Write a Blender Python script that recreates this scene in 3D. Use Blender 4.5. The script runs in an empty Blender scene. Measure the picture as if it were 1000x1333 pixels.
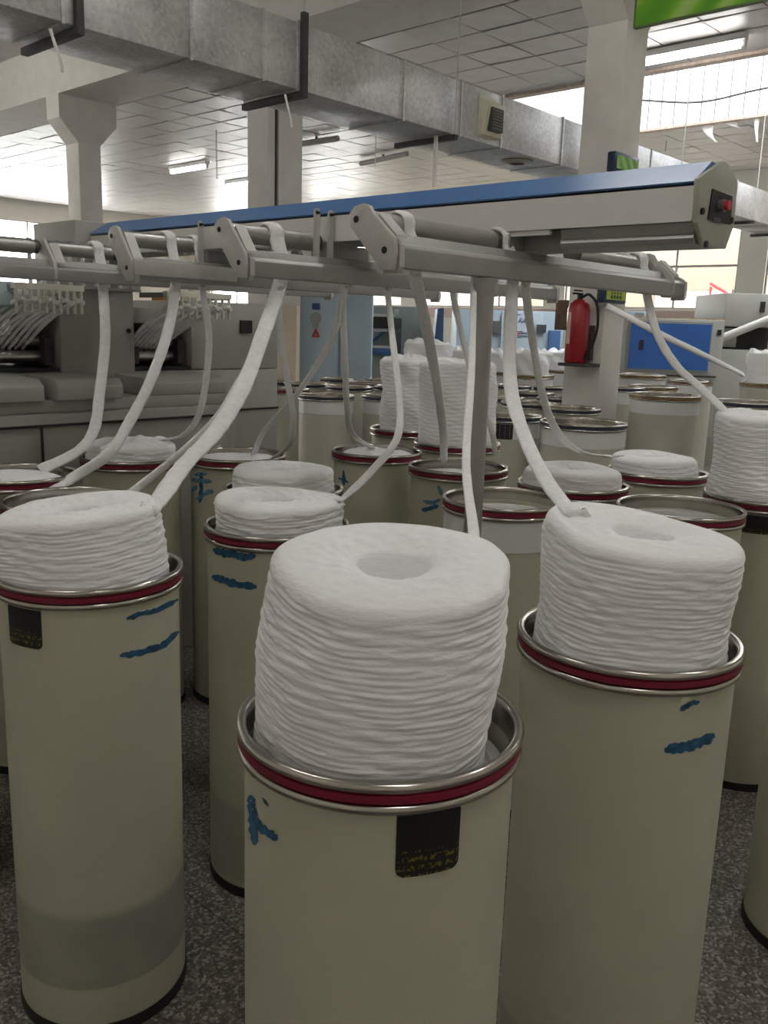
import bpy, bmesh, math, random
from mathutils import Vector, Matrix
from mathutils.bvhtree import BVHTree
random.seed(7)
S = bpy.context.scene
COL = S.collection
PI = math.pi

# ------------------------------------------------------------------ camera
PITCH, ROLL, YAW, FPX, CAM_H = math.radians(11.9), math.radians(1.8), math.radians(42.3), 1150.0, 1.664
EYE = Vector((0, 0, CAM_H))
_f = Vector((math.cos(PITCH)*math.cos(YAW), math.cos(PITCH)*math.sin(YAW), -math.sin(PITCH)))
_r = Vector((math.sin(YAW), -math.cos(YAW), 0))
_d = _f.cross(_r)
RIGHT = math.cos(ROLL)*_r - math.sin(ROLL)*_d
DOWN = math.sin(ROLL)*_r + math.cos(ROLL)*_d
cam = bpy.data.cameras.new('camera')
cam.sensor_fit = 'HORIZONTAL'; cam.sensor_width = 36.0; cam.lens = 36.0*FPX/1000.0
cam.clip_start = 0.05; cam.clip_end = 200
camo = bpy.data.objects.new('camera', cam); COL.objects.link(camo)
camo.matrix_world = Matrix(((RIGHT.x, -DOWN.x, -_f.x, 0), (RIGHT.y, -DOWN.y, -_f.y, 0),
                            (RIGHT.z, -DOWN.z, -_f.z, CAM_H), (0, 0, 0, 1)))
S.camera = camo

# ------------------------------------------------------------------ world, exposure, lamp power
w = bpy.data.worlds.new('sky'); S.world = w; w.use_nodes = True
bg = w.node_tree.nodes['Background']; bg.inputs[0].default_value = (1.0, 0.975, 0.95, 1); bg.inputs[1].default_value = 6.0
S.view_settings.view_transform = 'Standard'; S.view_settings.look = 'None'
S.view_settings.exposure = 1.1; S.view_settings.gamma = 1.0
S.view_settings.use_curve_mapping = False
TUBE_POWER = 27.0
SKYLIGHT_POWER = 3.2

# ------------------------------------------------------------------ helpers: rays of the calibrated photograph
def ray(px, py): return RIGHT*((px-500)/FPX) + DOWN*((py-666.5)/FPX) + _f
def at_z(px, py, z): d = ray(px, py); return EYE + d*((z-CAM_H)/d.z)
def at_x(px, py, x): d = ray(px, py); return EYE + d*(x/d.x)
def at_y(px, py, y): d = ray(px, py); return EYE + d*(y/d.y)
def at_d(px, py, t): return EYE + ray(px, py)*t
def depth(p): return (Vector(p)-EYE).dot(_f)
def at_cyl(px, py, cx, cy, r):
    d = ray(px, py); a = d.x**2+d.y**2; b = -2*(d.x*cx+d.y*cy); c = cx*cx+cy*cy-r*r
    disc = max(0.0, b*b-4*a*c); t = (-b-math.sqrt(disc))/(2*a)
    return EYE + d*t

# ------------------------------------------------------------------ materials
MATS = {}
def mat(name, col, rough=0.6, metal=0.0, noise=0.0, nscale=20.0, bump=0.0, bscale=60.0, emit=0.0, spec=0.5, coat=0.0, stretch=None):
    if name in MATS: return MATS[name]
    m = bpy.data.materials.new(name); m.use_nodes = True; MATS[name] = m
    nt = m.node_tree; b = nt.nodes['Principled BSDF']
    b.inputs['Base Color'].default_value = (*col, 1); b.inputs['Roughness'].default_value = rough
    b.inputs['Metallic'].default_value = metal; b.inputs['Specular IOR Level'].default_value = spec
    b.inputs['Coat Weight'].default_value = coat
    if emit:
        b.inputs['Emission Color'].default_value = (*col, 1); b.inputs['Emission Strength'].default_value = emit
    tc = nt.nodes.new('ShaderNodeTexCoord'); vec = tc.outputs['Object']
    if stretch:
        mp = nt.nodes.new('ShaderNodeMapping'); mp.inputs['Scale'].default_value = stretch
        nt.links.new(vec, mp.inputs[0]); vec = mp.outputs[0]
    if noise:
        n = nt.nodes.new('ShaderNodeTexNoise'); n.inputs['Scale'].default_value = nscale; n.inputs['Detail'].default_value = 4
        nt.links.new(vec, n.inputs['Vector'])
        mr = nt.nodes.new('ShaderNodeMapRange'); mr.inputs[1].default_value = 0.3; mr.inputs[2].default_value = 0.7
        mr.inputs[3].default_value = 1-noise; mr.inputs[4].default_value = 1+noise
        nt.links.new(n.outputs[0], mr.inputs[0])
        mx = nt.nodes.new('ShaderNodeMix'); mx.data_type = 'RGBA'; mx.blend_type = 'MULTIPLY'; mx.inputs[0].default_value = 1
        mx.inputs[6].default_value = (*col, 1); nt.links.new(mr.outputs[0], mx.inputs[7])
        nt.links.new(mx.outputs[2], b.inputs['Base Color'])
    if bump:
        n2 = nt.nodes.new('ShaderNodeTexNoise'); n2.inputs['Scale'].default_value = bscale; n2.inputs['Detail'].default_value = 3
        nt.links.new(vec, n2.inputs['Vector'])
        bp = nt.nodes.new('ShaderNodeBump'); bp.inputs['Strength'].default_value = bump; bp.inputs['Distance'].default_value = 0.01
        nt.links.new(n2.outputs[0], bp.inputs['Height']); nt.links.new(bp.outputs[0], b.inputs['Normal'])
    return m

COTTON = mat('white_cotton_sliver', (0.94, 0.94, 0.945), 0.95, noise=0.02, nscale=60, bump=0.22, bscale=45, spec=0.05, stretch=(1, 1, 4))
STRAND = mat('white_sliver_strand', (0.88, 0.88, 0.88), 0.95, noise=0.05, nscale=60, bump=0.3, bscale=150, spec=0.1)
CHROME = mat('chrome_rim', (0.46, 0.43, 0.39), 0.2, 1.0, noise=0.12, nscale=14)
RED = mat('dark_red_band', (0.20, 0.008, 0.028), 0.4)
NAVY = mat('navy_band', (0.02, 0.03, 0.06), 0.4)
BRASS = mat('brass_band', (0.32, 0.20, 0.08), 0.4, 0.6, noise=0.2)
BLACK = mat('black_rubber', (0.012, 0.012, 0.013), 0.6)
PLATE = mat('spring_plate', (0.55, 0.55, 0.52), 0.5, noise=0.05)
BLUEPAINT = mat('blue_marker_paint', (0.02, 0.10, 0.20), 0.7, noise=0.5, nscale=60)
PALEBLUE = mat('faded_blue_paint', (0.10, 0.24, 0.32), 0.7, noise=0.5, nscale=60)
ALU = mat('grey_aluminium', (0.40, 0.39, 0.37), 0.38, 0.75, noise=0.05, nscale=12)
RAIL = mat('painted_grey_rail', (0.33, 0.325, 0.31), 0.42, 0.35, noise=0.05, nscale=10)
CASTGREY = mat('light_grey_cast_bracket', (0.50, 0.49, 0.46), 0.5, 0.2, noise=0.06, nscale=25)
PANEL = mat('pale_grey_panel', (0.66, 0.65, 0.62), 0.42, 0.0, noise=0.02, nscale=6)
BEAMBLUE = mat('blue_beam_cover', (0.075, 0.19, 0.43), 0.28, 0.0, noise=0.04, coat=0.1)
ENDPLATE = mat('olive_grey_endplate', (0.36, 0.36, 0.30), 0.5, noise=0.05)
MACHINE = mat('machine_grey', (0.29, 0.29, 0.26), 0.5, noise=0.05, nscale=4)
MACHINE2 = mat('machine_light_grey', (0.37, 0.37, 0.335), 0.5, noise=0.05, nscale=4)
DARK = mat('dark_cavity', (0.015, 0.014, 0.013), 0.5)
STEEL = mat('bright_steel', (0.55, 0.54, 0.52), 0.3, 1.0)
DARKIRON = mat('dark_angle_iron', (0.045, 0.04, 0.038), 0.6, noise=0.3)
CREAM = mat('cream_grille', (0.62, 0.59, 0.46), 0.5, noise=0.06)
CONCRETE = mat('painted_concrete', (0.66, 0.63, 0.58), 0.8, noise=0.05, nscale=5, bump=0.1, bscale=30)
WALLP = mat('wall_paint', (0.72, 0.69, 0.63), 0.85, noise=0.03, nscale=3)
PEACH = mat('peach_wall_paint', (0.72, 0.62, 0.50), 0.8, noise=0.03)
TILE = mat('perforated_ceiling_tile', (0.47, 0.45, 0.435), 0.38, 0.0, noise=0.08, nscale=3, bump=0.15, bscale=150)
GRID = mat('ceiling_void', (0.07, 0.065, 0.06), 0.8)
FRAME = mat('window_frame', (0.42, 0.40, 0.38), 0.5)
LBLUE = mat('light_blue_cabinet', (0.44, 0.55, 0.64), 0.45, noise=0.04, nscale=4)
MBLUE = mat('mid_blue_panel', (0.03, 0.13, 0.44), 0.4, noise=0.05, nscale=5)
DBLUE = mat('deep_blue_panel', (0.05, 0.11, 0.24), 0.45)
WOODB = mat('brown_board', (0.12, 0.07, 0.04), 0.6, noise=0.25)
REDM = mat('extinguisher_red', (0.34, 0.008, 0.018), 0.25, coat=0.5)
LABELW = mat('white_label', (0.75, 0.72, 0.68), 0.6)
SIGNRED = mat('sign_red', (0.50, 0.03, 0.05), 0.6)
SIGNBLUE = mat('sign_blue', (0.05, 0.10, 0.30), 0.6)
YGREEN = mat('yellow_green_sign', (0.38, 0.50, 0.05), 0.5)
GLYPH = mat('dark_print', (0.03, 0.05, 0.03), 0.6)
ORANGE = mat('orange_enamel', (0.42, 0.16, 0.03), 0.5)
IVORY = mat('ivory_guides', (0.80, 0.77, 0.66), 0.5)
PINKPIPE = mat('pinkish_wall_band', (0.52, 0.40, 0.36), 0.6)
TUBE = mat('fluorescent_tube', (1.0, 0.98, 0.95), 0.5, emit=TUBE_POWER)
TUBEDIM = mat('dimmed_fluorescent_tube', (1.0, 0.98, 0.95), 0.5, emit=9.0)  # same tube, emission turned down so ceiling tiles beside it don't blow out
LAMPBODY = mat('lamp_housing', (0.7, 0.7, 0.68), 0.5)
TAPE = mat('paper_scrap', (0.82, 0.80, 0.78), 0.9)
WIRE = mat('grey_wire', (0.20, 0.20, 0.20), 0.6)
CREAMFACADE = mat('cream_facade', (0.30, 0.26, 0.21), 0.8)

def can_material(name, lo, hi, band=None):
    """cream can plastic; scuffed grey wear in a band [lo,hi] of the can's own height"""
    m = mat(name, (0.53, 0.515, 0.405), 0.38, noise=0.05, nscale=5, spec=0.4)
    if band:
        nt = m.node_tree; b = nt.nodes['Principled BSDF']
        src = b.inputs['Base Color'].links[0].from_socket
        tc = nt.nodes.new('ShaderNodeTexCoord'); sx = nt.nodes.new('ShaderNodeSeparateXYZ')
        nt.links.new(tc.outputs['Object'], sx.inputs[0])
        r1 = nt.nodes.new('ShaderNodeMapRange'); r1.inputs[1].default_value = hi; r1.inputs[2].default_value = hi-0.025
        r2 = nt.nodes.new('ShaderNodeMapRange'); r2.inputs[1].default_value = lo-0.006; r2.inputs[2].default_value = lo
        nz = nt.nodes.new('ShaderNodeTexNoise'); nz.inputs['Scale'].default_value = 7
        nt.links.new(sx.outputs[2], r1.inputs[0]); nt.links.new(sx.outputs[2], r2.inputs[0])
        mu = nt.nodes.new('ShaderNodeMath'); mu.operation = 'MULTIPLY'; nt.links.new(r1.outputs[0], mu.inputs[0]); nt.links.new(r2.outputs[0], mu.inputs[1])
        mu2 = nt.nodes.new('ShaderNodeMath'); mu2.operation = 'MULTIPLY'; nt.links.new(mu.outputs[0], mu2.inputs[0])
        mrn = nt.nodes.new('ShaderNodeMapRange'); mrn.inputs[1].default_value = .3; mrn.inputs[2].default_value = .7; mrn.inputs[3].default_value = band*.6; mrn.inputs[4].default_value = band
        nt.links.new(tc.outputs['Object'], nz.inputs['Vector']); nt.links.new(nz.outputs[0], mrn.inputs[0]); nt.links.new(mrn.outputs[0], mu2.inputs[1])
        mx = nt.nodes.new('ShaderNodeMix'); mx.data_type = 'RGBA'; nt.links.new(mu2.outputs[0], mx.inputs[0]); nt.links.new(src, mx.inputs[6])
        mx.inputs[7].default_value = (0.24, 0.24, 0.22, 1); nt.links.new(mx.outputs[2], b.inputs['Base Color'])
    return m
CANM = can_material('can_plastic', 0, 0)
CANSCUFF = can_material('can_plastic_scuffed', 0.13, 0.33, 0.75)
CANFAINT = can_material('can_plastic_faint_wear', 0.05, 0.30, 0.45)
GREYCAN = mat('grey_beige_can', (0.52, 0.50, 0.43), 0.45, noise=0.05, nscale=5)
WHITEBAND = mat('white_can_collar', (0.72, 0.72, 0.70), 0.4)

def galvanised():
    m = mat('galvanised_sheet', (0.50, 0.51, 0.51), 0.36, 0.65)
    nt = m.node_tree; b = nt.nodes['Principled BSDF']
    tc = nt.nodes.new('ShaderNodeTexCoord'); v = nt.nodes.new('ShaderNodeTexVoronoi'); v.inputs['Scale'].default_value = 45
    n = nt.nodes.new('ShaderNodeTexNoise'); n.inputs['Scale'].default_value = 3.0; n.inputs['Detail'].default_value = 5
    nt.links.new(tc.outputs['Object'], v.inputs['Vector']); nt.links.new(tc.outputs['Object'], n.inputs['Vector'])
    sp = nt.nodes.new('ShaderNodeSeparateColor'); nt.links.new(v.outputs['Color'], sp.inputs[0])
    mr = nt.nodes.new('ShaderNodeMapRange'); mr.inputs[3].default_value = 0.42; mr.inputs[4].default_value = 0.60; nt.links.new(sp.outputs[0], mr.inputs[0])
    nt.links.new(mr.outputs[0], b.inputs['Roughness'])
    mr2 = nt.nodes.new('ShaderNodeMapRange'); mr2.inputs[1].default_value = .3; mr2.inputs[2].default_value = .7; mr2.inputs[3].default_value = 0.36; mr2.inputs[4].default_value = 0.56; nt.links.new(n.outputs[0], mr2.inputs[0])
    ad = nt.nodes.new('ShaderNodeMath'); ad.operation = 'MULTIPLY_ADD'; ad.inputs[1].default_value = 0.12; nt.links.new(sp.outputs[1], ad.inputs[0]); nt.links.new(mr2.outputs[0], ad.inputs[2])
    cb = nt.nodes.new('ShaderNodeCombineColor')
    for i in range(3): nt.links.new(ad.outputs[0], cb.inputs[i])
    nt.links.new(cb.outputs[0], b.inputs['Base Color'])
    return m
GALV = galvanised()

def terrazzo():
    m = mat('terrazzo_floor', (0.2, 0.19, 0.17), 0.35)
    nt = m.node_tree; b = nt.nodes['Principled BSDF']
    tc = nt.nodes.new('ShaderNodeTexCoord')
    ge = nt.nodes.new('ShaderNodeNewGeometry')
    v = nt.nodes.new('ShaderNodeTexVoronoi'); v.inputs['Scale'].default_value = 130
    nt.links.new(ge.outputs['Position'], v.inputs['Vector'])
    sp = nt.nodes.new('ShaderNodeSeparateColor'); nt.links.new(v.outputs['Color'], sp.inputs[0])
    cr = nt.nodes.new('ShaderNodeValToRGB'); nt.links.new(sp.outputs[0], cr.inputs[0])
    e = cr.color_ramp.elements; e[0].position = 0; e[0].color = (0.07, 0.062, 0.054, 1); e[1].position = 1; e[1].color = (0.42, 0.39, 0.35, 1)
    k = e.new(0.45); k.color = (0.13, 0.118, 0.10, 1); k = e.new(0.75); k.color = (0.22, 0.20, 0.175, 1)
    nt.links.new(cr.outputs[0], b.inputs['Base Color'])
    return m
FLOORM = terrazzo()

def label_print():
    m = mat('black_label_yellow_print', (0.008, 0.008, 0.009), 0.35)
    nt = m.node_tree; b = nt.nodes['Principled BSDF']
    tc = nt.nodes.new('ShaderNodeTexCoord'); mp = nt.nodes.new('ShaderNodeMapping'); mp.inputs['Scale'].default_value = (150, 150, 110)
    nt.links.new(tc.outputs['Object'], mp.inputs[0])
    n = nt.nodes.new('ShaderNodeTexNoise'); n.inputs['Scale'].default_value = 1.3; nt.links.new(mp.outputs[0], n.inputs['Vector'])
    sx = nt.nodes.new('ShaderNodeSeparateXYZ'); nt.links.new(tc.outputs['Object'], sx.inputs[0])
    w_ = nt.nodes.new('ShaderNodeTexWave'); w_.bands_direction = 'Z'; w_.inputs['Scale'].default_value = 24; nt.links.new(tc.outputs['Object'], w_.inputs['Vector'])
    g1 = nt.nodes.new('ShaderNodeMath'); g1.operation = 'GREATER_THAN'; g1.inputs[1].default_value = 0.53; nt.links.new(n.outputs[0], g1.inputs[0])
    g2 = nt.nodes.new('ShaderNodeMath'); g2.operation = 'LESS_THAN'; g2.inputs[1].default_value = 1.0; nt.links.new(sx.outputs[2], g2.inputs[0])
    g3 = nt.nodes.new('ShaderNodeMath'); g3.operation = 'GREATER_THAN'; g3.inputs[1].default_value = 0.35; nt.links.new(w_.outputs[1], g3.inputs[0])
    a = nt.nodes.new('ShaderNodeMath'); a.operation = 'MULTIPLY'; nt.links.new(g1.outputs[0], a.inputs[0]); nt.links.new(g2.outputs[0], a.inputs[1])
    a2 = nt.nodes.new('ShaderNodeMath'); a2.operation = 'MULTIPLY'; nt.links.new(a.outputs[0], a2.inputs[0]); nt.links.new(g3.outputs[0], a2.inputs[1])
    mx = nt.nodes.new('ShaderNodeMix'); mx.data_type = 'RGBA'; nt.links.new(a2.outputs[0], mx.inputs[0])
    mx.inputs[6].default_value = (0.008, 0.008, 0.009, 1); mx.inputs[7].default_value = (0.16, 0.125, 0.02, 1)
    nt.links.new(mx.outputs[2], b.inputs['Base Color'])
    return m
LABELP = label_print()

def glass():
    m = bpy.data.materials.new('window_glass'); m.use_nodes = True; nt = m.node_tree; nt.nodes.clear()
    o = nt.nodes.new('ShaderNodeOutputMaterial'); mx = nt.nodes.new('ShaderNodeMixShader'); t = nt.nodes.new('ShaderNodeBsdfTransparent')
    g = nt.nodes.new('ShaderNodeBsdfGlossy'); g.inputs['Roughness'].default_value = 0.03; t.inputs[0].default_value = (0.95, 0.97, 0.97, 1)
    mx.inputs[0].default_value = 0.08; nt.links.new(t.outputs[0], mx.inputs[1]); nt.links.new(g.outputs[0], mx.inputs[2]); nt.links.new(mx.outputs[0], o.inputs[0])
    return m
GLASS = glass()
def skyglass():
    m = mat('translucent_roof_sheet', (0.92, 0.96, 1.0), 0.6, emit=SKYLIGHT_POWER)
    return m
SKYG = skyglass()
def banner_mat(name, scale, phase):
    m = mat(name, (0.2, 0.45, 0.05), 0.35)
    nt = m.node_tree; b = nt.nodes['Principled BSDF']
    tc = nt.nodes.new('ShaderNodeTexCoord'); wv = nt.nodes.new('ShaderNodeTexWave'); wv.inputs['Scale'].default_value = scale
    wv.inputs['Distortion'].default_value = 6; wv.inputs['Detail Scale'].default_value = 0.6; wv.inputs['Phase Offset'].default_value = phase; wv.bands_direction = 'DIAGONAL'
    nt.links.new(tc.outputs['Object'], wv.inputs['Vector'])
    cr = nt.nodes.new('ShaderNodeValToRGB'); nt.links.new(wv.outputs[1], cr.inputs[0])
    e = cr.color_ramp.elements; e[0].color = (0.09, 0.30, 0.015, 1); e[1].color = (0.34, 0.52, 0.14, 1); k = e.new(.55); k.color = (0.17, 0.42, 0.02, 1)
    nt.links.new(cr.outputs[0], b.inputs['Base Color'])
    return m

# ------------------------------------------------------------------ mesh helpers
class MB:
    def __init__(self): self.v = []; self.f = []
    def add(self, vs, fs):
        o = len(self.v); self.v += [tuple(p) for p in vs]; self.f += [tuple(i+o for i in f) for f in fs]; return self
    def box(self, a, b):
        x0, y0, z0 = a; x1, y1, z1 = b
        return self.add([(x0,y0,z0),(x1,y0,z0),(x1,y1,z0),(x0,y1,z0),(x0,y0,z1),(x1,y0,z1),(x1,y1,z1),(x0,y1,z1)],
                        [(0,3,2,1),(4,5,6,7),(0,1,5,4),(1,2,6,5),(2,3,7,6),(3,0,4,7)])
    def prism(self, poly, axis, a, b):
        """poly in the two other axes (in xyz order), swept along axis from a to b"""
        n = len(poly)
        def P(u, v, t): return {'x': (t,u,v), 'y': (u,t,v), 'z': (u,v,t)}[axis]
        vs = [P(u,v,a) for u,v in poly]+[P(u,v,b) for u,v in poly]
        fs = [tuple(range(n-1,-1,-1)), tuple(range(n,2*n))]+[(i,(i+1)%n,n+(i+1)%n,n+i) for i in range(n)]
        return self.add(vs, fs)
    def lathe(self, prof, n=48, c=(0,0,0), close=False):
        """prof: list of (r,z); around the z axis at c"""
        k = len(prof); vs = []
        for i in range(n):
            a = 2*PI*i/n; ca, sa = math.cos(a), math.sin(a)
            vs += [(c[0]+r*ca, c[1]+r*sa, c[2]+z) for r, z in prof]
        fs = []
        for i in range(n):
            j = (i+1) % n
            for q in range(k if close else k-1):
                q2 = (q+1) % k; fs.append((i*k+q, j*k+q, j*k+q2, i*k+q2))
        return self.add(vs, fs)
    def cyl(self, p, q, r, n=20, r2=None):
        p, q = Vector(p), Vector(q); d = (q-p).normalized(); u = d.orthogonal().normalized(); v = d.cross(u); r2 = r if r2 is None else r2
        vs = []
        for i in range(n):
            a = 2*PI*i/n; e = u*math.cos(a)+v*math.sin(a); vs.append(p+e*r); 
        for i in range(n):
            a = 2*PI*i/n; e = u*math.cos(a)+v*math.sin(a); vs.append(q+e*r2)
        fs = [(i,(i+1)%n,n+(i+1)%n,n+i) for i in range(n)]+[tuple(range(n-1,-1,-1)), tuple(range(n,2*n))]
        return self.add(vs, fs)
    def tube(self, pts, r, n=8, flat=1.0, seed=0, wide=None, wob=0.0):
        rng = random.Random(seed); pts = [Vector(p) for p in pts]; m = len(pts); vs = []
        pu = None
        for i, p in enumerate(pts):
            t = (pts[min(m-1,i+1)]-pts[max(0,i-1)]).normalized()
            if pu is None: pu = t.cross(Vector((0.3,-0.9,0.2))).normalized()
            if wide is not None and abs(t.dot(wide)) < .93: pu = pu*.5 + wide*(1 if pu.dot(wide) >= 0 else -1)
            pu = (pu - t*pu.dot(t)).normalized(); pv = t.cross(pu)
            rr = r*(1+wob*rng.uniform(-1,1))
            for k in range(n):
                a = 2*PI*k/n; vs.append(p+pu*(rr*math.cos(a))+pv*(rr*flat*math.sin(a)))
        fs = []
        for i in range(m-1):
            for k in range(n): fs.append((i*n+k, i*n+(k+1)%n, (i+1)*n+(k+1)%n, (i+1)*n+k))
        fs += [tuple(range(n-1,-1,-1)), tuple(range((m-1)*n, m*n))]
        return self.add(vs, fs)
    def build(self, name, material, parent=None, smooth=False, bevel=0.0, loc=None, angle=40):
        me = bpy.data.meshes.new(name); me.from_pydata(self.v, [], self.f); me.update()
        bm = bmesh.new(); bm.from_mesh(me); bmesh.ops.recalc_face_normals(bm, faces=bm.faces)
        if bevel:
            es = [e for e in bm.edges if len(e.link_faces) == 2 and e.calc_face_angle(0) > 0.6]
            bmesh.ops.bevel(bm, geom=es, offset=bevel, segments=2, profile=0.5, affect='EDGES')
        bm.to_mesh(me); bm.free()
        if material: me.materials.append(material)
        if smooth or bevel:
            me.shade_smooth() if hasattr(me, 'shade_smooth') else None
            me.set_sharp_from_angle(angle=math.radians(angle))
        o = bpy.data.objects.new(name, me); COL.objects.link(o)
        if parent: o.parent = parent
        if loc is not None: o.location = loc
        return o

def empty(name, label=None, cat=None, loc=(0,0,0), group=None, kind=None):
    o = bpy.data.objects.new(name, None); COL.objects.link(o); o.location = loc; o.empty_display_size = 0.1
    tag(o, label, cat, group, kind); return o
def tag(o, label=None, cat=None, group=None, kind=None):
    if label: o['label'] = label
    if cat: o['category'] = cat
    if group: o['group'] = group
    if kind: o['kind'] = kind
    return o
def struct(mb, name, m, parent=None, **k):
    o = mb.build(name, m, parent, **k)
    if not parent: o['kind'] = 'structure'
    return o
def share(src, name, parent, loc):
    o = bpy.data.objects.new(name, src.data); COL.objects.link(o); o.parent = parent; o.location = loc; return o
def smooth_path(pts, sub=8):
    pts = [Vector(p) for p in pts]; out = []
    P = [pts[0]*2-pts[1]]+pts+[pts[-1]*2-pts[-2]]
    for i in range(1, len(P)-2):
        a, b, c, d = P[i-1:i+3]
        for k in range(sub):
            t = k/sub
            out.append(0.5*((2*b)+(c-a)*t+(2*a-5*b+4*c-d)*t*t+(3*b-a-3*c+d)*t**3))
    out.append(pts[-1]); return out
def text(body, name, m, parent, size, loc, rot, ext=0.002, shear=0.0):
    cu = bpy.data.curves.new(name, 'FONT'); cu.body = body; cu.size = size; cu.extrude = ext; cu.shear = shear; cu.resolution_u = 2
    t = bpy.data.objects.new(name, cu); me = bpy.data.meshes.new_from_object(t); bpy.data.objects.remove(t)
    me.materials.append(m); o = bpy.data.objects.new(name, me); COL.objects.link(o); o.parent = parent; o.location = loc; o.rotation_euler = rot; return o

# =================================================================== THE SETTING
CEIL = 4.6          # right bay, tiles
XW, YW, X0, Y0 = 16.7, 23.7, -2.5, -2.5
floor = struct(MB().box((X0, Y0, -0.12), (XW+0.3, YW+0.3, -0.03)), 'floor', FLOORM)
sl0 = None
for i in range(9):
    for j in range(8):
        if sl0 is None:
            sl0 = MB().box((0.0015, 0.0015, -0.03), (1.1985, 1.1985, 0)).build('floor_slab', FLOORM, floor, loc=(0.15+1.2*i, -1.22+1.2*j, 0))
        else:
            share(sl0, 'floor_slab', floor, (0.15+1.2*i, -1.22+1.2*j, 0))
o = MB().box((X0, Y0, -0.03), (0.1485, YW, 0)).box((0.1485, 8.3815, -0.03), (XW, YW, 0)).box((10.952, Y0, -0.03), (XW, 8.3785, 0)).box((0.1485, Y0, -0.03), (10.95, -1.2215, 0)).build('floor_screed', FLOORM, floor)

# far wall and right wall with window openings
SILL, HEAD = 2.15, 4.1
def wall_with_windows(name, axis, pos, a, b, starts, width, thick):
    mb = MB(); sgn = 1
    def bx(u0, u1, z0, z1):
        if u1 - u0 < 1e-4: return
        if axis == 'y': mb.box((u0, pos, z0), (u1, pos+thick, z1))
        else: mb.box((pos, u0, z0), (pos+thick, u1, z1))
    bx(a, b, 0, SILL); bx(a, b, HEAD, 5.4)
    u = a
    for s in starts: bx(u, s, SILL, HEAD); u = s+width
    bx(u, b, SILL, HEAD)
    return struct(mb, name, WALLP)
FAR_ST = [-1.9+4.1*k for k in range(4)]
FAR_ST = [s for s in FAR_ST]
RIGHT_ST = [2.5, 6.62, 10.74, 14.86, 18.98]
wall_with_windows('wall_far', 'y', YW, X0, XW, FAR_ST, 3.62, 0.25)
wall_with_windows('wall_right', 'x', XW, Y0, YW+0.25, RIGHT_ST, 3.62, 0.25)
struct(MB().box((X0-0.25, Y0, 0), (X0, YW+0.25, 5.4)), 'wall_left', WALLP)
struct(MB().box((X0-0.25, Y0-0.25, 0), (XW+0.25, Y0, 5.4)), 'wall_back', WALLP)
struct(MB().box((X0, YW-0.04, 1.90), (XW, YW, 2.12)).box((XW-0.04, 2.3, 1.90), (XW, YW-0.04, 2.12)), 'trim_1', PINKPIPE)
def window(n, axis, pos, s, width, panes=3, transom=2.95):
    root = empty('window_%d' % n, kind='structure')
    t = 0.035
    def bar(u0, u1, z0, z1, nm):
        d0, d1 = pos+0.04, pos+0.10
        mb = MB().box((u0, d0, z0), (u1, d1, z1)) if axis == 'y' else MB().box((d0, u0, z0), (d1, u1, z1))
        mb.build(nm, FRAME, root)
    bar(s, s+t, SILL, HEAD, 'frame_post'); bar(s+width-t, s+width, SILL, HEAD, 'frame_post')
    bar(s+t, s+width-t, SILL, SILL+t, 'frame_rail'); bar(s+t, s+width-t, HEAD-t, HEAD, 'frame_rail')
    pw = width/panes
    for k in range(1, panes): bar(s+k*pw-t/2, s+k*pw+t/2, SILL+t, HEAD-t, 'mullion')
    for k in range(panes):
        u0, u1 = s+k*pw+(t if k == 0 else t/2), s+(k+1)*pw-(t if k == panes-1 else t/2)
        bar(u0, u1, transom-0.02, transom+0.02, 'transom')
        for z0, z1 in ((SILL+t, transom-0.02), (transom+0.02, HEAD-t)):
            d0, d1 = pos+0.066, pos+0.072
            mb = MB().box((u0, d0, z0), (u1, d1, z1)) if axis == 'y' else MB().box((d0, u0, z0), (d1, u1, z1))
            mb.build('pane', GLASS, root)
wn = 1
for s in RIGHT_ST: window(wn, 'x', XW, s, 3.62); wn += 1
for s in FAR_ST: window(wn, 'y', YW, s, 3.62); wn += 1

# ceiling: sub-deck with a skylight opening, single tiles hung below it
SKX0, SKX1, SKY0, SKY1 = 10.05, 12.72, 0.5, 7.7
HX = 6.35
ceil = MB()
deck = CEIL+0.03
ceil.box((7.2, Y0, deck), (SKX0-0.05, YW, deck+0.06)).box((SKX1+0.05, Y0, deck), (XW, YW, deck+0.06))
ceil.box((SKX0-0.05, Y0, deck), (SKX1+0.05, SKY0-0.05, deck+0.06)).box((SKX0-0.05, SKY1+0.05, deck), (SKX1+0.05, YW, deck+0.06))
ceil.box((X0, Y0, 5.25), (HX, YW, 5.31))
ceiling = struct(ceil, 'ceiling', GRID)
TX, TY = 0.50, 0.625
GX, GY = 7.27, 0.325-4*0.625       # grid origin fitted to the joints in the photograph
cells = []
for i in range(19):
    for j in range(42):
        x0, y0 = GX+i*TX, GY+j*TY
        x1, y1 = x0+TX, y0+TY
        if x1 > XW: x1 = XW
        if y1 > YW or y0 < Y0: continue
        if x1 > SKX0-0.04 and x0 < SKX1+0.04 and y1 > SKY0-0.04 and y0 < SKY1+0.04:
            # clip tiles against the opening in x only
            if x0 < SKX0-0.04: x1 = SKX0-0.04
            elif x1 > SKX1+0.04 and x0 < SKX1+0.04: x0 = SKX1+0.04
            else: continue
            if x1-x0 < 0.06: continue
        c = Vector(((x0+x1)/2, (y0+y1)/2, CEIL)); dd = c-EYE
        z = dd.dot(_f); px = 500+FPX*dd.dot(RIGHT)/max(z, .01); py = 666.5+FPX*dd.dot(DOWN)/max(z, .01)
        vis = z > 0 and -40 < px < 1040 and -40 < py < 320
        cells.append((not vis, z if z > 0 else 99, x0, y0, x1, y1))
cells.sort()
rng = random.Random(3); rest = MB(); tmesh = {}
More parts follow.
